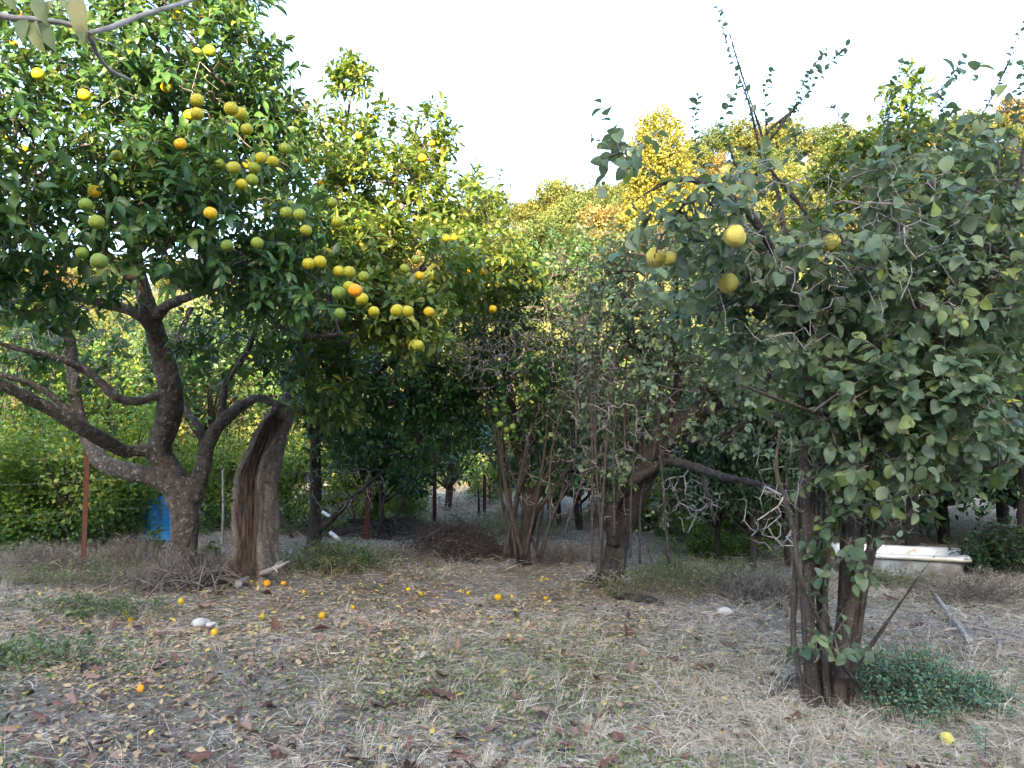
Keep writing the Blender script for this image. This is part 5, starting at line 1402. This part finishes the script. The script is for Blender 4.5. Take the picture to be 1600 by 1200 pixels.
bare = lambda x, y: sstep(-.9, -1.7, x + .3 * vnoise(x, y, 2.2)) * sstep(5.3, 4.7, y + .3 * vnoise(x, y, 2.7, 1))
straw_d = lambda x, y: np.clip(.5 + .55 * vnoise(x, y, 1.7) + .45 * vnoise(x, y, 6.3, 3) - .9 * bare(x, y), .04, 1)
tag(link('dry_grass', straws('dry_grass', 190000, (-60, 1660, 860, 1215, .75), .11, .0013, .16, .02, straw_d), M['straw'], kind='stuff'), 'matted dry straw covering the orchard floor', 'dry grass')
tag(link('dry_grass', straws('dry_grass', 26000, (-60, 1660, 800, 905, 1.0), .30, .0022, .5, .5, lambda x, y: np.clip(.5 + .7 * vnoise(x, y, 1.1, 2), .1, 1), .0), M['straw'], kind='stuff'), 'taller dry grass stalks at the back of the clearing', 'dry grass')
tag(link('dry_grass', straws('dry_grass', 30000, (-60, 1660, 758, 822, 1.0), .42, .004, .6, .6), M['straw'], kind='stuff'), 'tall dry grass beyond the fence', 'dry grass')
tag(link('dry_grass', straws('dry_grass', 9000, (1280, 1660, 884, 930, 1.0), .20, .0022, .6, .6), M['straw'], kind='stuff'), 'dry grass stalks in front of the bathtub', 'dry grass')
tag(link('dry_grass', straws('dry_grass', 14000, (-60, 1660, 900, 1215, .9), .20, .0019, .2, .03, straw_d), M['straw'], kind='stuff'), 'coarse pale straw stalks lying over the finer straw', 'dry grass')
tag(link('dry_grass', straws('dry_grass', 9000, (1020, 1660, 890, 1180, 1.0), .24, .0013, .5, .4), M['straw'], kind='stuff'), 'loose dry stalks round the near quince', 'dry grass')
tag(link('dry_grass', straws('dry_grass', 1500, (-40, 1640, 930, 1200, 1.0), .26, .0012, .5, .6), M['straw'], kind='stuff'), 'scattered long upright straws across the foreground', 'dry grass')

def litter(name, n, region, size, kind, mat, dens=None, flat=.35, lift=.012, rmean=.6, rsd=.25):
    x, y = scatter_uv(n, *region)
    if dens is not None:
        k = rng.random(len(x)) < dens(x, y); x, y = x[k], y[k]
    n = len(x); z = terrain(x, y) + .006 + rng.random(n) * lift
    yaw = rng.random(n) * 6.28
    d = np.stack([np.cos(yaw), np.sin(yaw), rng.normal(0, flat, n)], 1)
    nn = np.stack([rng.normal(0, flat, n), rng.normal(0, flat, n), np.ones(n)], 1)
    return leaves_mesh(name, np.stack([x, y, z], 1), d, nn, size * (.5 + rng.random(n)), .7 + .6 * rng.random(n), np.clip(rng.normal(rmean, rsd, n), 0, 1), kind)
tx, ty = scatter_uv(420, -60, 1660, 900, 1200, .8)
def tufts():
    V, Q, r, off = [], [], [], 0
    for a, b in zip(tx, ty):
        if bare(a, b) > .4: continue
        n = int(rng.integers(8, 26)); hgt = rng.uniform(.03, .12)
        th = rng.random(n) * 6.28; tl = rng.uniform(.2, 1.4, n); L = hgt * rng.uniform(.6, 1.5, n)
        b0 = np.stack([a + rng.normal(0, .012, n), b + rng.normal(0, .012, n), np.zeros(n)], 1); b0[:, 2] = terrain(b0[:, 0], b0[:, 1])
        d1 = np.stack([np.cos(th) * np.sin(tl * .6), np.sin(th) * np.sin(tl * .6), np.cos(tl * .6)], 1); d2 = np.stack([np.cos(th) * np.sin(tl), np.sin(th) * np.sin(tl), np.cos(tl)], 1)
        m1 = b0 + d1 * (L * .5)[:, None]; m2 = m1 + d2 * (L * .6)[:, None]
        sd = np.stack([-np.sin(th + 1), np.cos(th + 1), 0 * th], 1) * .0014
        V.append(np.stack([b0 - sd, b0 + sd, m1 - sd, m1 + sd, m2 - sd * .3, m2 + sd * .3], 1).reshape(-1, 3))
        q = np.array([(0, 1, 3, 2), (2, 3, 5, 4)])
        Q.append((q[None] + (np.arange(n) * 6)[:, None, None]).reshape(-1, 4) + off); off += 6 * n
        r.append(np.repeat(np.clip(rng.normal(.6, .2, n), 0, 1), 6))
    return new_mesh('dry_tufts', np.vstack(V), quads=np.vstack(Q), rnd=np.concatenate(r))
tag(link('dry_tufts', tufts(), M['straw'], kind='stuff'), 'short dry grass tufts sticking up from the matted straw', 'dry grass')
orch = lambda x, y: np.clip((.35 + 1.1 * (vnoise(x, y, 4.1, 5) > -.1)) * np.exp(-((x + 1.6) / 2.6) ** 2 - ((y - 6.7) / 1.6) ** 2) * 1.3 + .035, 0, 1)
tag(link('leaf_litter', litter('leaf_litter', 52000, (-60, 1500, 880, 1210, 1.0), .042, 'small', M['litter'], orch), M['litter'], kind='stuff'), 'fallen yellowed citrus leaves carpeting the soil', 'leaf litter')
tag(link('creeping_weed', litter('creeping_weed', 80000, (0, 1660, 900, 1215, .9), .019, 'clump', M['weed'], lambda x, y: np.clip(.5 * (vnoise(x, y, 2.1, 1) + .25), 0, 1) + .9 * np.exp(-((x - .2) / 1.3) ** 2 - ((y - 5.1) / .9) ** 2), flat=.7, lift=.03), M['weed'], kind='stuff'), 'tiny creeping green weeds among the straw', 'weeds')
tag(link('twig_litter', litter('twig_litter', 16000, (-60, 1660, 880, 1215, .9), .03, 'clump', M['chip'], lambda x, y: .55 + 0 * x, flat=.5, rmean=.4), M['chip'], kind='stuff'), 'bark chips and leaf crumbs on the soil', 'litter')

# ------------------------------------------------------------------ large dry leaves, one by one
DRY = []
for k in range(10):
    r_ = np.random.default_rng(k)
    nu, nv_ = 9, 5
    V, Q = [], []
    roll = r_.uniform(-2.2, 2.6); bendx = r_.uniform(-1.2, 1.6); wmax = r_.uniform(.17, .30)
    for i_ in range(nu):
        t = i_ / (nu - 1)
        w = wmax * (math.sin(math.pi * min(1, t * .96 + .02)) ** .75) * (1 + .10 * r_.normal()) + .008
        for j_ in range(nv_):
            q = (j_ / (nv_ - 1) - .5) * 2
            y = q * w * (1 - .15 * abs(roll) * abs(q)); x = t - .5 + .03 * r_.normal() * abs(q)
            z = roll * (q * w) ** 2 * 1.6 + bendx * .35 * (t - .5) ** 2 + .02 * r_.normal() + .012 * (1 - abs(q))
            V.append((x, y, z))
    for i_ in range(nu - 1):
        for j_ in range(nv_ - 1):
            o_ = i_ * nv_ + j_; Q.append((o_, o_ + 1, o_ + nv_ + 1, o_ + nv_))
    V = np.array(V); V[:, 2] -= V[:, 2].min()
    for c_ in range(3):
        rr_ = (.12, .5, .88)[c_] + .10 * np.abs(V[:, 1]) / .3 * r_.choice([-1, 1])
        me = new_mesh('fallen_leaf', V, quads=Q, rnd=np.clip(rr_, 0, 1)); me.materials.append(M['dryleaf']); DRY.append((me, c_))
HAND = [(430, 978, 44), (808, 962, 40), (788, 1000, 26), (690, 1060, 34), (692, 1085, 50), (978, 985, 44), (1042, 1018, 30), (1092, 1030, 28), (380, 1125, 46), (600, 1100, 44), (655, 1095, 30), (850, 1118, 44), (895, 1132, 46), (1080, 1122, 36), (1105, 1072, 26), (985, 1035, 34),
        (930, 1048, 32), (715, 1015, 28), (510, 1045, 30), (720, 1150, 40), (640, 1160, 34), (600, 1135, 30), (1235, 1120, 34), (1540, 1185, 30), (500, 985, 30), (880, 1050, 26), (310, 1165, 44), (330, 1060, 26), (250, 1035, 34), (130, 1040, 34), (1180, 1140, 28), (40, 1140, 34), (1010, 1150, 30), (780, 1190, 44),
        (455, 1165, 36), (560, 1190, 44), (1380, 1170, 26), (1560, 1110, 30), (1115, 1190, 30), (880, 1175, 40), (420, 1100, 26), (950, 1095, 40), (1490, 965, 24)]
spots = [(u, v, px * 1.0) for (u, v, px) in HAND]
for k in range(190):
    v = 925 + 280 * rng.random() ** .8; u = rng.uniform(0, 1600)
    spots.append((u, v, rng.uniform(14, 34) * (v - 680) / 430 + 4))
tone = ('dark brown', 'reddish brown', 'pale tan brown')
for k, (u, v, px) in enumerate(spots):
    p = gp(u, v)
    me, c_ = DRY[int(rng.integers(0, len(DRY)))]
    s_ = px * p[1] / F * .95
    o = link('fallen_leaf', me, None, None, p + (0, 0, .022))
    o.scale = (s_,) * 3; o.rotation_euler = (rng.normal(0, .3), rng.normal(0, .3), rng.random() * 6.28)
    side = 'left' if u < 533 else ('centre' if u < 1067 else 'right')
    dep = 'nearest' if v > 1090 else ('middle' if v > 1000 else 'farther')
    tag(o, f'{tone[c_]} curled dry leaf on the {dep} ground at the {side}', 'leaf', f'{tone[c_]} fallen leaves on the {dep} {side} ground')

# ------------------------------------------------------------------ fallen oranges
FALL = [(283, 940, 14, .6, 'yellow fallen orange among the sticks below the lichened trunk'), (335, 985, 15, .85, 'split orange lying beside the pale stone'), (220, 1068, 14, .95, 'bright orange fruit alone on the bare soil at left'),
        (417, 918, 13, .95, 'larger orange fruit right below the hollow trunk'), (443, 919, 10, .95, 'small orange fruit second right of the hollow trunk foot'), (393, 911, 8, .6, 'small yellow fruit touching the hollow trunk foot'),
        (475, 929, 9, .85, 'orange fruit left of the feathery weed'), (503, 962, 13, .8, 'yellow orange fruit on open soil below the feathery weed'), (551, 950, 9, .85, 'orange fruit right of the one on open soil'), (410, 959, 12, .65, 'flattened yellow fruit in the leaf litter'),
        (197, 952, 12, .6, 'greenish yellow fruit left of the stick tangle'), (205, 958, 11, .8, 'yellow fruit touching a greenish one by the sticks'), (648, 883, 8, .65, 'yellow fruit at the left foot of the brush pile'), (672, 877, 7, .65, 'small yellow fruit at the brush pile edge'),
        (638, 922, 8, .8, 'orange fruit left of a flat yellow one in mid ground'), (657, 927, 9, .65, 'flat yellow fruit in the middle of the clearing'), (731, 921, 8, .8, 'small fruit in the litter below the brush pile'), (778, 925, 13, .7, 'bright yellow fruit in the centre of the clearing'),
        (846, 902, 6, .65, 'left fruit of a tiny pair by the straw'), (853, 902, 6, .65, 'right fruit of a tiny pair by the straw'), (852, 926, 8, .7, 'pale yellow fruit right of the clearing centre'), (909, 908, 7, .8, 'small fruit left of the leaning quince foot'), (800, 922, 8, .75, 'dull fruit just right of the bright yellow one')]
for (u, v, px, rp, lab) in FALL:
    p = gp(u, v); r = .45 * px * p[1] / F
    o = link('fallen_orange', orange_mesh(rp), None, None, p + (0, 0, r * .85))
    o.scale = (r, r * random.uniform(.9, 1), r * random.uniform(.8, .95)); o.rotation_euler = [random.uniform(-2, 2) for _ in range(3)]
    tag(o, lab, 'orange', 'fallen oranges on the ground')
me = fruit_mesh('fallen_quince', M['quince_fruit'], .5, lobes=4, seed=3.3, squash=.9)
p = gp(1480, 1150); o = link('fallen_quince', me, None, None, p + (0, 0, .03)); o.scale = (.042, .038, .036); o.rotation_euler = (.9, .3, 1)
tag(o, 'bright yellow fallen quince below the blue green shrub', 'quince')
